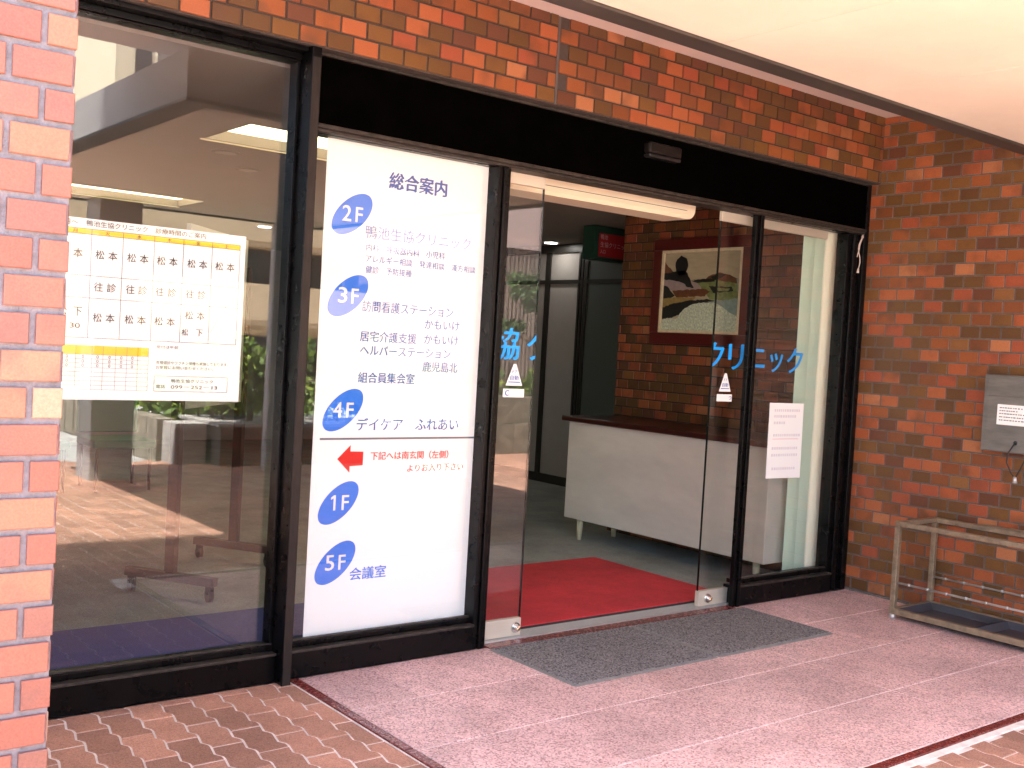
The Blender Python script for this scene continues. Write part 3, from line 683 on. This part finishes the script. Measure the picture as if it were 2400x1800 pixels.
pt('鴨池生協クリニック', 1.478, 1.642, 1.190, 0.014, 0.006); pt('電話', 1.422, 1.456, 1.168, 0.014, 0.01); pt('099－252－13', 1.478, 1.66, 1.167, 0.013, 0)
g.build('lettering', M['ink_black'], T)

# ------------------------------------------------------------------ notice on the right pane
N = thing('paper_notice', 'small white printed notice taped to the right pane in front of the blinds', 'notice', (5.16, 0.055, 0.7))
f = MB(); f.prism([(5.008, 0.0585, 1.152), (5.327, 0.0585, 1.150), (5.333, 0.0585, 0.706), (5.012, 0.0585, 0.710)], (0, -0.0012, 0)); f.build('sheet', M['white'], N)
f = MB(); q = random.Random(4)
for z, x0, x1 in ((1.108, 5.055, 5.285), (1.073, 5.055, 5.255), (1.035, 5.055, 5.16), (0.962, 5.055, 5.29), (0.885, 5.05, 5.28), (0.845, 5.05, 5.28), (0.765, 5.06, 5.27)):
    x = x0
    while x < x1:
        ww = q.uniform(0.010, 0.017); f.box(x, x + ww, 0.0566, 0.0572, z - 0.0075, z + 0.0075); x += ww + 0.0075
f.build('print', M['ink_pale'], N)
f = MB(); f.box(5.05, 5.292, 0.0566, 0.0572, 0.938, 0.942); f.build('underline', mat('pale_red_ink', rgb(232, 190, 192), 0.6), N)

# ------------------------------------------------------------------ vertical blinds
V_ = thing('vertical_blind', 'stack of cream vertical blind slats drawn to the side behind the right pane', 'blind', (5.53, 0.18, 0.03))
def slat(x0, x1, ya, yb, m, z0=0.035, z1=2.28):
    f = MB(); n = 5; A = []
    for k in range(n + 1):
        q = k / n; x = x0 + (x1 - x0) * q; y = ya + (yb - ya) * q - 0.006 * sin(pi * q); A.append((x, y))
    pol = [(x, y, z0) for x, y in A] + [(x, y + 0.0012, z0) for x, y in A[::-1]]
    f.prism(pol, (0, 0, z1 - z0)); return f.build('slat', M[m], V_)
slat(5.345, 5.470, 0.150, 0.156, 'blind_green', z1=2.175); slat(5.458, 5.580, 0.160, 0.164, 'blind_green', z1=2.175)
for k in range(9): slat(5.576 + k * 0.0155, 5.604 + k * 0.0155, 0.186, 0.152, 'blind')
f = MB()
for k in range(8):
    x = 5.585 + k * 0.0165; f.tube([(x + 0.008 * sin(pi * q / 6) * (1 if q < 6 else 1), 0.148 - 0.012 * sin(pi * q / 6), 0.046 - 0.016 * sin(pi * q / 6) + 0.002 * q) for q in range(7)], 0.0012, 5)
f.tube([(5.352, 0.146, 0.05), (5.335, 0.145, 0.052), (5.327, 0.145, 0.062), (5.330, 0.145, 0.075), (5.345, 0.146, 0.078)], 0.0014, 5)
f.build('bead_chain', M['alum'], V_)
f = MB(); f.tube([(5.715, 0.14, 2.25)] + [(5.717 + 0.012 * sin(k), 0.14, 2.2 - 0.1 * k) for k in range(1, 14)] + [(5.752, 0.14, 0.80), (5.757, 0.14, 0.72), (5.742, 0.14, 0.678), (5.725, 0.14, 0.69)], 0.0025, 6)
f.tube([(5.748 + 0.004 * sin(k * 1.3), 0.142, 1.95 - 0.085 * k) for k in range(0, 13)] + [(5.742, 0.142, 0.85), (5.73, 0.142, 0.80), (5.71, 0.142, 0.79)], 0.0022, 6)
f.build('pull_cord', M['cord'], V_)
PC = thing('knotted_cord', 'short knotted white cord hanging under the black fascia at the right', 'cord', (5.74, 0.06, 1.97))
f = MB(); f.tube([(5.757, 0.012, 2.214), (5.750, 0.008, 2.206), (5.738, 0.008, 2.20), (5.728, 0.008, 2.185), (5.735, 0.008, 2.176), (5.742, 0.006, 2.186), (5.735, 0.004, 2.196), (5.722, 0.006, 2.17), (5.706, 0.008, 2.14), (5.700, 0.008, 2.11), (5.708, 0.008, 2.085), (5.722, 0.008, 2.06), (5.727, 0.008, 2.03), (5.718, 0.008, 2.0), (5.713, 0.008, 1.985)], 0.0032, 6)
f.tube([(5.735, 0.008, 2.178), (5.722, 0.012, 2.14), (5.716, 0.012, 2.11), (5.704, 0.012, 2.08), (5.698, 0.012, 2.06)], 0.003, 6)
f.build('cord', M['cord'], PC)
f = MB(); f.cyl((5.713, 0.008, 1.99), (5.711, 0.008, 1.963), 0.0055, 0.0085, 10); f.build('tassel', M['cord'], PC)

# ------------------------------------------------------------------ counter
K = thing('reception_counter', 'long white counter with dark red wooden top on cream legs against brick', 'counter', (5.5, 1.1, 0))
f = MB(); f.box(5.225, 5.775, 0.20, 2.04, 0.158, 0.868, 0.006); f.build('body', M['counter'], K)
f = MB(); f.box(5.185, 5.79, 0.17, 2.085, 0.870, 0.908, 0.008); f.build('top', M['counter_top'], K)
for x, y in ((5.29, 1.93), (5.64, 1.93), (5.34, 0.34), (5.68, 0.34)):
    f = MB(); f.cyl((x, y, 0.0), (x, y, 0.158), 0.017, 0.025, 16); f.build('leg', M['leg'], K)

# ------------------------------------------------------------------ framed painting
A_ = thing('framed_painting', 'landscape painting in a gilt edged mahogany frame on the lobby brick', 'painting', (5.79, 1.34, 1.5))
yL, yR, zB, zT = 1.715, 0.955, 1.56, 2.165
def fy(u): return yL + (yR - yL) * u
def fz(v): return zT + (zB - zT) * v
f = MB(); o1 = 0.085
f.box(5.755, 5.792, yR - o1, yL + o1, zT + 0.002, zT + o1, 0.006); f.box(5.755, 5.792, yR - o1, yL + o1, zB - o1, zB - 0.002, 0.006)
f.box(5.755, 5.792, yL + 0.002, yL + o1, zB - 0.0015, zT + 0.0015, 0.006); f.box(5.755, 5.792, yR - o1, yR - 0.002, zB - 0.0015, zT + 0.0015, 0.006); f.build('frame', M['wood_red'], A_)
f = MB(); e = 0.02
f.box(5.758, 5.79, yR, yL, zT - e, zT, 0.003); f.box(5.758, 5.79, yR, yL, zB, zB + e, 0.003); f.box(5.758, 5.79, yL - e, yL, zB + e + 0.0005, zT - e - 0.0005, 0.003); f.box(5.758, 5.79, yR, yR + e, zB + e + 0.0005, zT - e - 0.0005, 0.003); f.build('gilt_edge', M['gold'], A_)
f = MB(); f.box(5.776, 5.79, yR + e, yL - e, zB + e, zT - e); mm = [M['pa_sky']]
rj = random.Random(17)
def patch(pts, m, lay):
    if M[m] not in mm: mm.append(M[m])
    f.mi = mm.index(M[m]); x = 5.7755 - lay * 0.0004
    lo = (e + 0.001) / (yL - yR); lv = (e + 0.001) / (zT - zB)
    q = []
    for (u0, v0), (u1, v1) in zip(pts, list(pts[1:]) + [pts[0]]):
        n = max(1, int(math.hypot(u1 - u0, v1 - v0) / 0.025))
        for k in range(n): t = k / n; j = 0.0065 if k else 0; q.append((u0 + (u1 - u0) * t + rj.uniform(-j, j), v0 + (v1 - v0) * t + rj.uniform(-j, j)))
    f.face([(x, fy(min(1 - lo, max(lo, u))), fz(min(1 - lv, max(lv, v)))) for u, v in q])
rp = random.Random(9)
def blob(cu, cv, ru, rv, n=18, j=0.12): return [(cu + ru * cos(2 * pi * k / n) * (1 + rp.uniform(-j, j)), cv + rv * sin(2 * pi * k / n) * (1 + rp.uniform(-j, j))) for k in range(n)]
patch([(0, .12), (.06, .18), (.14, .26), (.22, .30), (.36, .36), (.42, .40), (0, .40)], 'pa_brown', 1)
patch([(0, .34), (.2, .36), (.40, .37), (.55, .40), (.58, .5), (.3, .52), (0, .45)], 'pa_pink', 2)
patch([(.55, .36), (.62, .31), (.72, .28), (.85, .31), (.95, .36), (.95, .44), (.6, .44)], 'pa_brown', 2)
patch([(.40, .36), (.55, .37), (.7, .37), (1, .42), (1, .62), (.62, .60), (.5, .44)], 'pa_olive', 3)
patch([(.14, .49), (.55, .47), (.62, .50), (.56, .56), (.2, .57)], 'pa_brown', 4)
patch([(0, .42), (.08, .44), (.18, .55), (.1, .60), (0, .58)], 'pa_black', 4)
patch([(0, .58), (.25, .57), (.45, .57), (.4, .62), (.2, .66), (0, .70)], 'pa_yellow', 5)
patch([(.38, .37), (.62, .35), (.68, .38), (.46, .40)], 'pa_black', 5)
patch([(.60, .44), (.88, .45), (.9, .50), (.66, .52)], 'pa_black', 5)
patch([(.70, .46), (.86, .47), (.84, .50), (.72, .50)], 'pa_olive', 6)
patch([(0, .70), (.15, .65), (.35, .61), (.6, .59), (.72, .61), (.6, .66), (.3, .76), (.16, .82), (0, .84)], 'pa_black', 6)
patch([(.0, .27), (.10, .28), (.20, .33), (.36, .37), (.30, .40), (.12, .36), (0, .35)], 'pa_black', 6)
patch([(.62, .33), (.72, .29), (.80, .31), (.74, .35), (.66, .37)], 'pa_black', 6)
patch([(.93, .36), (1, .36), (1, .55), (.95, .5)], 'pa_blue', 6)
patch(blob(.25, .19, .085, .12), 'pa_black', 7); patch([(.20, .25), (.30, .24), (.36, .34), (.42, .46), (.32, .44), (.22, .33)], 'pa_black', 7); patch([(.05, .28), (.22, .25), (.25, .34), (.08, .33)], 'pa_black', 7)
patch([(.6, .62), (1, .58), (1, .80), (.8, .72)], 'pa_blue', 7)
patch([(0, .86), (.1, .82), (.22, .83), (.30, .72), (.42, .65), (.55, .63), (.68, .63), (.78, .68), (.9, .76), (1, .82), (1, 1), (0, 1)], 'pa_pale', 8)
f.build('canvas', mm, A_)

# ------------------------------------------------------------------ lobby fittings
AC = thing('air_curtain', 'long cream rounded air curtain unit above the open doors inside', 'air curtain', (3.5, 0.3, 2.15))
f = MB(); pr_ = []
xA, xB, zA, zB2, rr_ = 2.47, 4.475, 2.152, 2.44, 0.06
pts = [(xA, zA), (xB - rr_, zA)] + [(xB - rr_ + rr_ * sin(radians(15 * k)), zA + rr_ - rr_ * cos(radians(15 * k))) for k in range(1, 7)] + [(xB, zB2), (xA, zB2)]
f.prism([(x, 0.24, z) for x, z in pts], (0, 0.19, 0)); f.build('casing', M['cream'], AC)
pts2 = [(xA + 0.001, zA + 0.022), (xB - rr_ + 0.003, zA + 0.022)] + [(xB - rr_ + 0.003 + (rr_ - 0.02) * sin(radians(15 * k)), zA + rr_ - (rr_ - 0.022) * cos(radians(15 * k))) for k in range(1, 7)] + [(xB - 0.02, zB2 - 0.01), (xA + 0.001, zB2 - 0.01)]
f = MB(); f.prism([(x, 0.234, z) for x, z in pts2], (0, 0.0055, 0)); f.build('front_cover', M['cream'], AC)
f = MB(); f.box(xA + 0.002, xB - 0.075, 0.2325, 0.2338, 2.196, 2.199); f.build('seam', M['ring'], AC)
for x in (3.77, 4.12):
    f = MB(); f.tube([(x + 0.028 * cos(radians(a)), 0.222, 2.247 + 0.016 * sin(radians(a))) for a in range(180, 361, 20)], 0.0035, 6); f.build('hook', M['gold'], AC)

PW = thing('office_partition', 'dark framed grey office partition at the far end of the lobby', 'partition', (7.25, 4.5, 0))
f = MB(); f.box(7.2, 7.26, 2.4, 7.5, 0.09, 2.40); f.build('panel', M['part'], PW)
f = MB(); f.box(7.194, 7.199, 2.4, 4.10, 0.10, 2.38); f.build('dark_panel', M['part_dark'], PW)
f = MB()
for a, b in ((4.68, 4.75), (4.10, 4.145), (4.165, 4.19), (4.21, 4.235), (5.9, 5.95)): f.box(7.178, 7.1935, a, b, 0.0, 2.40)
f.box(7.182, 7.1995, 2.4, 7.5, 2.065, 2.105); f.box(7.170, 7.1995, 2.4, 7.5, 2.385, 2.47); f.box(7.175, 7.1995, 2.4, 7.5, 0.0, 0.09); f.build('frame', M['part_frame'], PW)

RS = thing('hanging_sign', 'small red sign in a dark green case hanging past the lobby brick wall', 'sign', (6.3, 2.95, 2.19))
f = MB(); f.box(6.155, 6.62, 2.91, 3.05, 2.18, 2.468, 0.004); f.build('case', M['green_dark'], RS)
f = MB(); f.box(6.212, 6.58, 2.905, 2.9095, 2.205, 2.405); f.build('face', M['red_sign'], RS)
g = MB()
for body, a, b, vc, h in (('鴨池', 6.228, 6.31, 2.375, 0.044), ('生協クリニック', 6.228, 6.56, 2.310, 0.046), ('入口', 6.228, 6.29, 2.250, 0.034)): tx(g, body, a, b, vc, h, 2.9035, 0.01)
g.build('lettering', mat('sign_pink_ink', (0.55, 0.38, 0.38), 0.6), RS)

CL = thing('ceiling_light', 'recessed yellow ceiling light panel nearer the tall window', 'ceiling light', (2.94, 1.735, 2.47), 'recessed ceiling light panels')
f = MB(); f.box(2.341, 3.539, 1.421, 1.43, 2.4705, 2.545); f.box(2.341, 3.539, 2.04, 2.049, 2.4705, 2.545); f.box(2.341, 2.35, 1.4305, 2.0395, 2.4705, 2.545); f.box(3.53, 3.539, 1.4305, 2.0395, 2.4705, 2.545); f.build('housing', M['ring'], CL)
f = MB(); f.box(2.351, 3.529, 1.431, 2.039, 2.53, 2.544); f.build('diffuser', M['lamp'], CL)
f = MB(); f.box(2.33, 3.55, 2.0505, 2.062, 2.462, 2.4695); f.build('trim', M['cream'], CL)
dup(CL, (2.94, 5.245, 2.47), 'recessed yellow ceiling light panel farther back in the lobby')
def downlight(x, y, lit, label):
    t = thing('downlight', label, 'downlight', (x, y, 2.465), 'round ceiling downlights')
    f = MB(); n = 24; A = [f.bm.verts.new((x + 0.085 * cos(2 * pi * k / n), y + 0.085 * sin(2 * pi * k / n), 2.4655)) for k in range(n)]; Bq = [f.bm.verts.new((x + 0.065 * cos(2 * pi * k / n), y + 0.065 * sin(2 * pi * k / n), 2.462)) for k in range(n)]; Cq = [f.bm.verts.new((x + 0.085 * cos(2 * pi * k / n), y + 0.085 * sin(2 * pi * k / n), 2.4695)) for k in range(n)]
    for k in range(n): j = (k + 1) % n; f._f([A[k], A[j], Bq[j], Bq[k]]); f._f([Cq[k], Cq[j], A[j], A[k]])
    f.build('ring', M['ring'], t)
    f = MB(); f.cyl((x, y, 2.463), (x, y, 2.4695), 0.066, n=24); f.build('lamp', M['lamp_white'] if lit else M['plaster'], t)
downlight(6.99, 4.47, True, 'lit round downlight above the office partition')
downlight(4.72, 6.3, True, 'lit round downlight far back beyond the timetable')
downlight(2.62, 2.38, False, 'unlit round downlight just behind the nearer light panel')
downlight(3.0, 2.9, False, 'unlit round downlight between the two light panels')

# mobile board with castors behind the poster
MBD = thing('mobile_board', 'brown wheeled notice board stand behind the timetable', 'board stand', (2.15, 1.7, 0))
a_, b_ = Vector((1.93, 1.70, 0)), Vector((2.19, 1.30, 0)); dv = (b_ - a_).normalized(); nv_ = Vector((dv.y, -dv.x, 0)) * -1
ctr = (a_ + b_) / 2 + Vector((0.0, 0.10, 0))
f = MB(); f.obox(((a_ + b_) / 2) + Vector((0, 0, 0.105)), dv, nv_, (0, 0, 1), 0.27, 0.022, 0.022); f.build('foot', M['brown_steel'], MBD)
e2 = Vector((2.82, 1.95, 0)); off2 = e2 - b_
f = MB(); f.obox(((a_ + b_) / 2) + off2 + Vector((0, 0, 0.105)), dv, nv_, (0, 0, 1), 0.27, 0.022, 0.022); f.build('foot', M['brown_steel'], MBD)
for p in (a_, b_, a_ + off2, b_ + off2):
    f = MB(); f.cyl(p + Vector((-0.012, 0, 0.035)), p + Vector((0.012, 0, 0.035)), 0.034, n=18); f.obox(p + Vector((0, 0, 0.065)), dv, nv_, (0, 0, 1), 0.012, 0.02, 0.022); f.build('castor', M['black_plastic'], MBD)
for o_ in (Vector((0, 0, 0)), off2):
    p = (a_ + b_) / 2 + o_
    f = MB(); f.obox(p + Vector((0, 0, 0.95)), dv, nv_, (0, 0, 1), 0.028, 0.018, 0.82); f.build('post', M['brown_steel'], MBD)
pm = (a_ + b_) / 2 + off2 / 2; ud = off2.normalized()
nb = Vector((ud.y, -ud.x, 0))
f = MB(); f.obox(pm + Vector((0, 0, 1.45)) , ud, nb, (0, 0, 1), off2.length / 2 - 0.03, 0.012, 0.48); f.build('panel', M['board'], MBD)
C2 = thing('wall_calendar', 'printed timetable with yellow bands pinned to the wheeled board', 'poster', tuple(pm + Vector((0, 0, 1.5))))
f = MB(); cc = pm + nb * 0.014 + ud * 0.02 + Vector((0, 0, 1.62)); f.obox(cc, ud, nb, (0, 0, 1), 0.24, 0.0012, 0.20); f.build('sheet', M['white'], C2)
f = MB()
for z in (0.185, -0.185): f.obox(cc + nb * 0.002 + Vector((0, 0, z)), ud, nb, (0, 0, 1), 0.24, 0.0006, 0.012)
f.build('yellow_band', M['yellow'], C2)
f = MB()
for j in range(6):
    for i in range(9): f.obox(cc + nb * 0.002 + ud * (-0.2 + 0.05 * i) + Vector((0, 0, 0.14 - 0.05 * j)), ud, nb, (0, 0, 1), 0.012, 0.0006, 0.006)
f.build('print', M['ink_grey'], C2)
C3 = thing('paper_notice', 'small pale leaflet pinned low on the wheeled board', 'notice', tuple(pm + Vector((0, 0, 1.1))))
f = MB(); c3_ = pm + nb * 0.014 + ud * 0.05 + Vector((0, 0, 1.13)); f.obox(c3_, ud, nb, (0, 0, 1), 0.17, 0.0012, 0.085); f.build('sheet', M['white'], C3)
f = MB()
for j in range(4): f.obox(c3_ + nb * 0.002 + ud * 0.04 + Vector((0, 0, 0.04 - 0.028 * j)), ud, nb, (0, 0, 1), 0.10, 0.0006, 0.005)
f.build('print', M['ink_grey'], C3)

# green lobby chairs
CH = thing('lobby_chair', 'green vinyl lobby chair on black legs beyond the tall window', 'chair', (3.0, 5.3, 0), 'green lobby chairs')
f = MB(); f.box(2.74, 3.26, 5.05, 5.55, 0.36, 0.43, 0.02); f.build('seat', M['green_seat'], CH)
f = MB(); f.box(2.74, 3.26, 5.52, 5.59, 0.45, 0.86, 0.02); f.build('backrest', M['green_seat'], CH)
for x, y in ((2.78, 5.1), (3.22, 5.1), (2.78, 5.52), (3.22, 5.52)):
    f = MB(); f.cyl((x, y, 0), (x, y, 0.36), 0.014, n=10); f.build('leg', M['black_plastic'], CH)
dup(CH, (2.3, 5.3, 0), 'green lobby chair half hidden behind the brick pier side of the window')

# ------------------------------------------------------------------ umbrella rack
U_ = thing('umbrella_rack', 'weathered bronze umbrella rack with drip tray beside the brick wall', 'umbrella rack', (5.57, -1.1, 0))
x0, x1, ya, yb, H = 5.375, 5.755, -0.59, -1.95, 0.52; s_ = 0.015
for x, y in ((x0, ya), (x1, ya), (x0, yb), (x1, yb)):
    f = MB(); f.box(x - s_, x + s_, y - s_, y + s_, 0.028, H, 0.003); lg = f.build('leg', M['bronze'], U_)
    f = MB(); f.cyl((x, y, 0.0), (x, y, 0.03), 0.017, 0.019, 14); f.build('foot', M['alum'], lg)
f = MB()
for x in (x0, x1): f.box(x - s_ - 0.001, x + s_ + 0.001, yb - s_, ya + s_, H + 0.0005, H + 0.028, 0.003)
for y in (ya, yb, -1.27): f.box(x0 + s_ + 0.002, x1 - s_ - 0.002, y - s_, y + s_, H + 0.0005, H + 0.026, 0.003)
f.box(x1 - s_ - 0.006, x1 + s_ + 0.004, -1.95, -0.88, H + 0.029, H + 0.036, 0.002)
f.build('top_rail', M['bronze'], U_)
f = MB()
for x in (x0, x1):
    f.cyl((x, ya - s_, 0.205), (x, yb + s_, 0.205), 0.006, n=10)
    k = ya - 0.08
    while k > yb: f.cyl((x, k, 0.205), (x, k - 0.012, 0.205), 0.0085, n=10); k -= 0.11
f.build('rod', M['alum'], U_)
f = MB()
for x in (x0, x1): f.box(x - s_ - 0.0015, x + s_ + 0.0015, yb - s_ - 0.001, ya + s_ + 0.001, 0.030, 0.062, 0.003)
for y in (ya, yb): f.box(x0 + s_ + 0.002, x1 - s_ - 0.002, y - s_, y + s_, 0.030, 0.061, 0.003)
f.build('bottom_rail', M['bronze'], U_)
f = MB()
for a, b in ((ya - 0.018, -1.045), (-1.055, -1.51), (-1.52, yb + 0.018)):
    X0, X1 = x0 + 0.018, x1 - 0.018
    o = [(X0, a), (X1, a), (X1, b), (X0, b)]; i_ = [(X0 + 0.03, a - 0.03), (X1 - 0.03, a - 0.03), (X1 - 0.03, b + 0.03), (X0 + 0.03, b + 0.03)]
    A = [f.bm.verts.new((*p, 0.058)) for p in o]; Bq = [f.bm.verts.new((*p, 0.024)) for p in i_]
    for q in range(4): k = (q + 1) % 4; f._f([A[q], A[k], Bq[k], Bq[q]])
    f._f(Bq)
f.build('drip_tray', M['tray'], U_)

# ------------------------------------------------------------------ stainless box on the side wall
BX = thing('wall_box', 'stainless steel box with paper label and dangling cable on the brick wall', 'wall box', (5.74, -1.1, 0.97))
f = MB(); f.box(5.685, 5.792, -1.36, -0.86, 0.97, 1.39, 0.005); f.build('body', M['stainless'], BX)
f = MB(); f.box(5.678, 5.6845, -1.36, -0.885, 1.275, 1.385, 0.002); f.box(5.6795, 5.6845, -1.36, -0.885, 0.975, 1.268, 0.002); f.build('front_plate', M['stainless'], BX)
f = MB(); f.box(5.678, 5.679, -1.24, -0.945, 1.12, 1.23); lb = f.build('paper_label', M['white'], BX)
f = MB()
for z, a in ((1.212, -1.02), (1.196, -1.0), (1.18, -1.06), (1.162, -1.03), (1.145, -1.05)):
    k = -0.958; q = random.Random(int(z * 1000))
    while k > a - 0.06:
        ww = q.uniform(0.006, 0.013); f.box(5.6768, 5.6774, k - ww, k, z - 0.003, z + 0.003); k -= ww + q.uniform(0.002, 0.008)
f.build('print', M['ink_grey'], lb)
f = MB(); f.cyl((5.679, -1.06, 1.028), (5.672, -1.06, 1.028), 0.011, n=16); f.build('grommet', M['chrome'], BX)
f = MB(); f.tube([(5.672, -1.06, 1.028), (5.655, -1.055, 1.01), (5.65, -1.035, 0.97), (5.652, -1.03, 0.92), (5.655, -1.055, 0.87), (5.657, -1.075, 0.845)], 0.004, 8)
f.tube([(5.657, -1.08, 0.845), (5.652, -1.105, 0.89), (5.65, -1.13, 0.95), (5.655, -1.15, 1.02), (5.67, -1.16, 1.05), (5.682, -1.165, 1.05)], 0.004, 8); f.build('cable', M['rubber'], BX)
f = MB(); f.cyl((5.657, -1.077, 0.85), (5.657, -1.08, 0.815), 0.008, 0.013, 12); f.build('plug', M['alum'], BX)

# ------------------------------------------------------------------ what the glass reflects: across the forecourt
r = random.Random(31)
PL = thing('brick_planter', 'low brick planter with shrubs, reflected in the tall window', 'planter', (5.8, -6.8, 0))
f = MB(); f.mi = 1; f.box(4.44, 7.5, -7.4, -6.37, -0.03, 0.40); f.mi = 0; tiles(f, (4.44, -6.37, -0.03), (1, 0, 0), (0, 0, 1), (0, 1, 0), 3.06, 0.43, seed=41); f.build('brick_face', [M['tile'], M['mortar']], PL)
f = MB(); f.box(4.40, 7.54, -7.44, -6.33, 0.401, 0.44, 0.006); f.build('coping', M['concrete'], PL)
f = MB(); f.box(4.05, 4.39, -6.95, -6.6, -0.03, 0.42, 0.008); f.build('end_block', M['concrete'], PL)
def shrub(name, label, cat, x0, x1, y0, y1, z0, z1, n, m='leaf', size=0.05, lump=0.35, stems=None):
    t = thing(name, label, cat, ((x0 + x1) / 2, (y0 + y1) / 2, z0))
    cs = [(r.uniform(x0, x1), r.uniform(y0, y1), r.uniform(z0 + (z1 - z0) * 0.3, z1), r.uniform(0.5, 1) * lump) for _ in range(max(6, int((x1 - x0) * (y1 - y0) * 14)))]
    def fn(q):
        c = q.choice(cs); d = Vector((q.gauss(0, 1), q.gauss(0, 1), q.gauss(0, 1))).normalized() * c[3] * q.random() ** 0.4
        return (min(x1 + .1, max(x0 - .1, c[0] + d.x)), min(y1 + .1, max(y0 - .1, c[1] + d.y)), max(z0, c[2] - c[3] * 0.6 + d.z * 0.8))
    f = MB(); leaves(f, n, fn, size, r); f.build('foliage', M[m], t)
    f = MB()
    for c in cs[:30]: f.cyl((c[0], c[1], z0 - 0.02), (c[0] + r.uniform(-.1, .1), c[1] + r.uniform(-.1, .1), c[2] - c[3] * 0.4), 0.015, 0.008, 6)
    f.build('stem', M['bark'], t)
shrub('shrub', 'bushy shrub row growing in the brick planter', 'shrub', 4.5, 7.4, -7.3, -6.5, 0.44, 1.45, 5200, size=0.055)
SW = thing('stone_wall', 'low rough stone wall running back from the planter, reflected in sun', 'wall', (4.1, -9, 0))
def stones(f, O, U, N, L, H, seed):
    q = random.Random(seed); O, U, N = Vector(O), Vector(U), Vector(N); u = 0
    while u < L:
        wd = min(q.uniform(0.28, 0.42), L - u)
        if wd < 0.05: break
        f.obox(O + U * (u + wd / 2) + Vector((0, 0, H / 2)) - N * (0.1 - q.uniform(0, 0.015)), U, N, (0, 0, 1), wd / 2 - 0.006, 0.1, H / 2 - q.uniform(0, 0.01)); u += wd
f = MB(); stones(f, (4.02, -7.0, -0.03), (0.0, -1, 0), (-1, 0, 0), 6, 0.46, 3); f.build('stone_course', M['stone'], SW)
shrub('hedge', 'sunlit hedge behind the low stone wall', 'hedge', 4.3, 6.8, -12, -7.6, 0.0, 1.0, 6000, size=0.06)
SW2 = thing('stone_wall', 'taller shaded stone wall under a clipped hedge, reflected beside the door', 'wall', (11, -6.9, 0))
f = MB(); stones(f, (7.6, -6.8, -0.03), (1, 0, 0), (0, 1, 0), 9, 0.42, 5); stones(f, (7.6, -6.83, 0.385), (1, 0, 0), (0, 1, 0), 9, 0.36, 6); f.build('stone_course', M['stone'], SW2)
shrub('hedge', 'clipped lime green hedge on top of the taller stone wall', 'hedge', 7.6, 16, -8.0, -7.05, 0.6, 1.12, 7500, size=0.05, lump=0.25)
PT = thing('pine_tree', 'garden pine with flat needle pads, reflected in the left door leaf', 'tree', (11.35, -9.2, 0))
f = MB(); TXX = 11.35; f.tube([(TXX, -9.2, 0), (TXX - 0.05, -9.2, 0.9), (TXX + 0.1, -9.25, 1.7), (TXX, -9.2, 2.3), (TXX + 0.05, -9.2, 2.6)], 0.07, 8); pads = []
for k in range(9):
    a = r.uniform(0, 6.28); z = 1.5 + k * 0.13; L2 = 0.95 - 0.07 * k; p = (TXX + L2 * cos(a), -9.2 + L2 * sin(a), z + 0.2); pads.append(p); f.tube([(TXX + 0.02, -9.2, z - 0.1), ((TXX + p[0]) / 2, (-9.2 + p[1]) / 2, z), p], 0.025, 6)
f.build('trunk', M['bark'], PT)
def pf(q):
    c = q.choice(pads); a = q.uniform(0, 6.28); rd = 0.38 * q.random() ** 0.5; return (c[0] + rd * cos(a), c[1] + rd * sin(a), c[2] + q.gauss(0.03, 0.05))
f = MB(); leaves(f, 5200, pf, 0.05, r); f.build('crown', M['pine'], PT)

def building(name, label, x0, x1, y0, y1, H, wall, base=0):
    t = thing(name, label, 'building', ((x0 + x1) / 2, y1, 0))
    f = MB(); f.box(x0, x1, y0, y1, -0.3, H); f.build('wall', M[wall], t); return t
BA = building('apartment_block', 'beige low apartment block with balcony bands across the street', 6.5, 13.4, -26, -20, 5.2, 'beige_wall')
for z in (1.55, 3.35):
    f = MB(); f.box(6.3, 13.6, -20, -18.9, z, z + 0.12); f.box(6.3, 13.6, -18.99, -18.85, z + 0.121, z + 0.95); f.build('balcony', M['beige_wall'], BA)
for z in (0.3, 2.4, 4.1):
    for x in (7.2, 8.9, 10.6, 12.2):
        f = MB(); f.box(x, x + 1.1, -19.99, -19.94, z, z + 1.0); f.build('window', M['window_dark'], BA)
HB = building('siding_hall', 'brown corrugated hall with pinkish upper band across the street', 13.9, 32, -26, -14.05, 3.5, 'siding')
f = MB(); k = 13.9
while k < 32: f.box(k, k + 0.05, -14.05, -14.01, 0.0, 3.49); k += 0.11
f.build('corrugation', M['siding'], HB)
f = MB(); f.box(13.85, 32.05, -26, -13.98, 3.501, 3.66, 0.01); f.box(13.9, 32, -26, -14.03, 3.661, 5.6); f.build('parapet', M['pink_wall'], HB)
TB = building('tall_block', 'pale multi storey block with a grey wing far across the street', 10.6, 11.9, -37, -30, 16, 'pale_wall')
f = MB(); f.box(11.91, 17, -36, -30.2, -0.3, 15); f.build('wing', M['grey_wall'], TB)
f = MB()
for z in (3, 6, 9, 12): f.box(11.2, 11.7, -30, -29.95, z, z + 1.2)
f.build('window', M['window_dark'], TB)
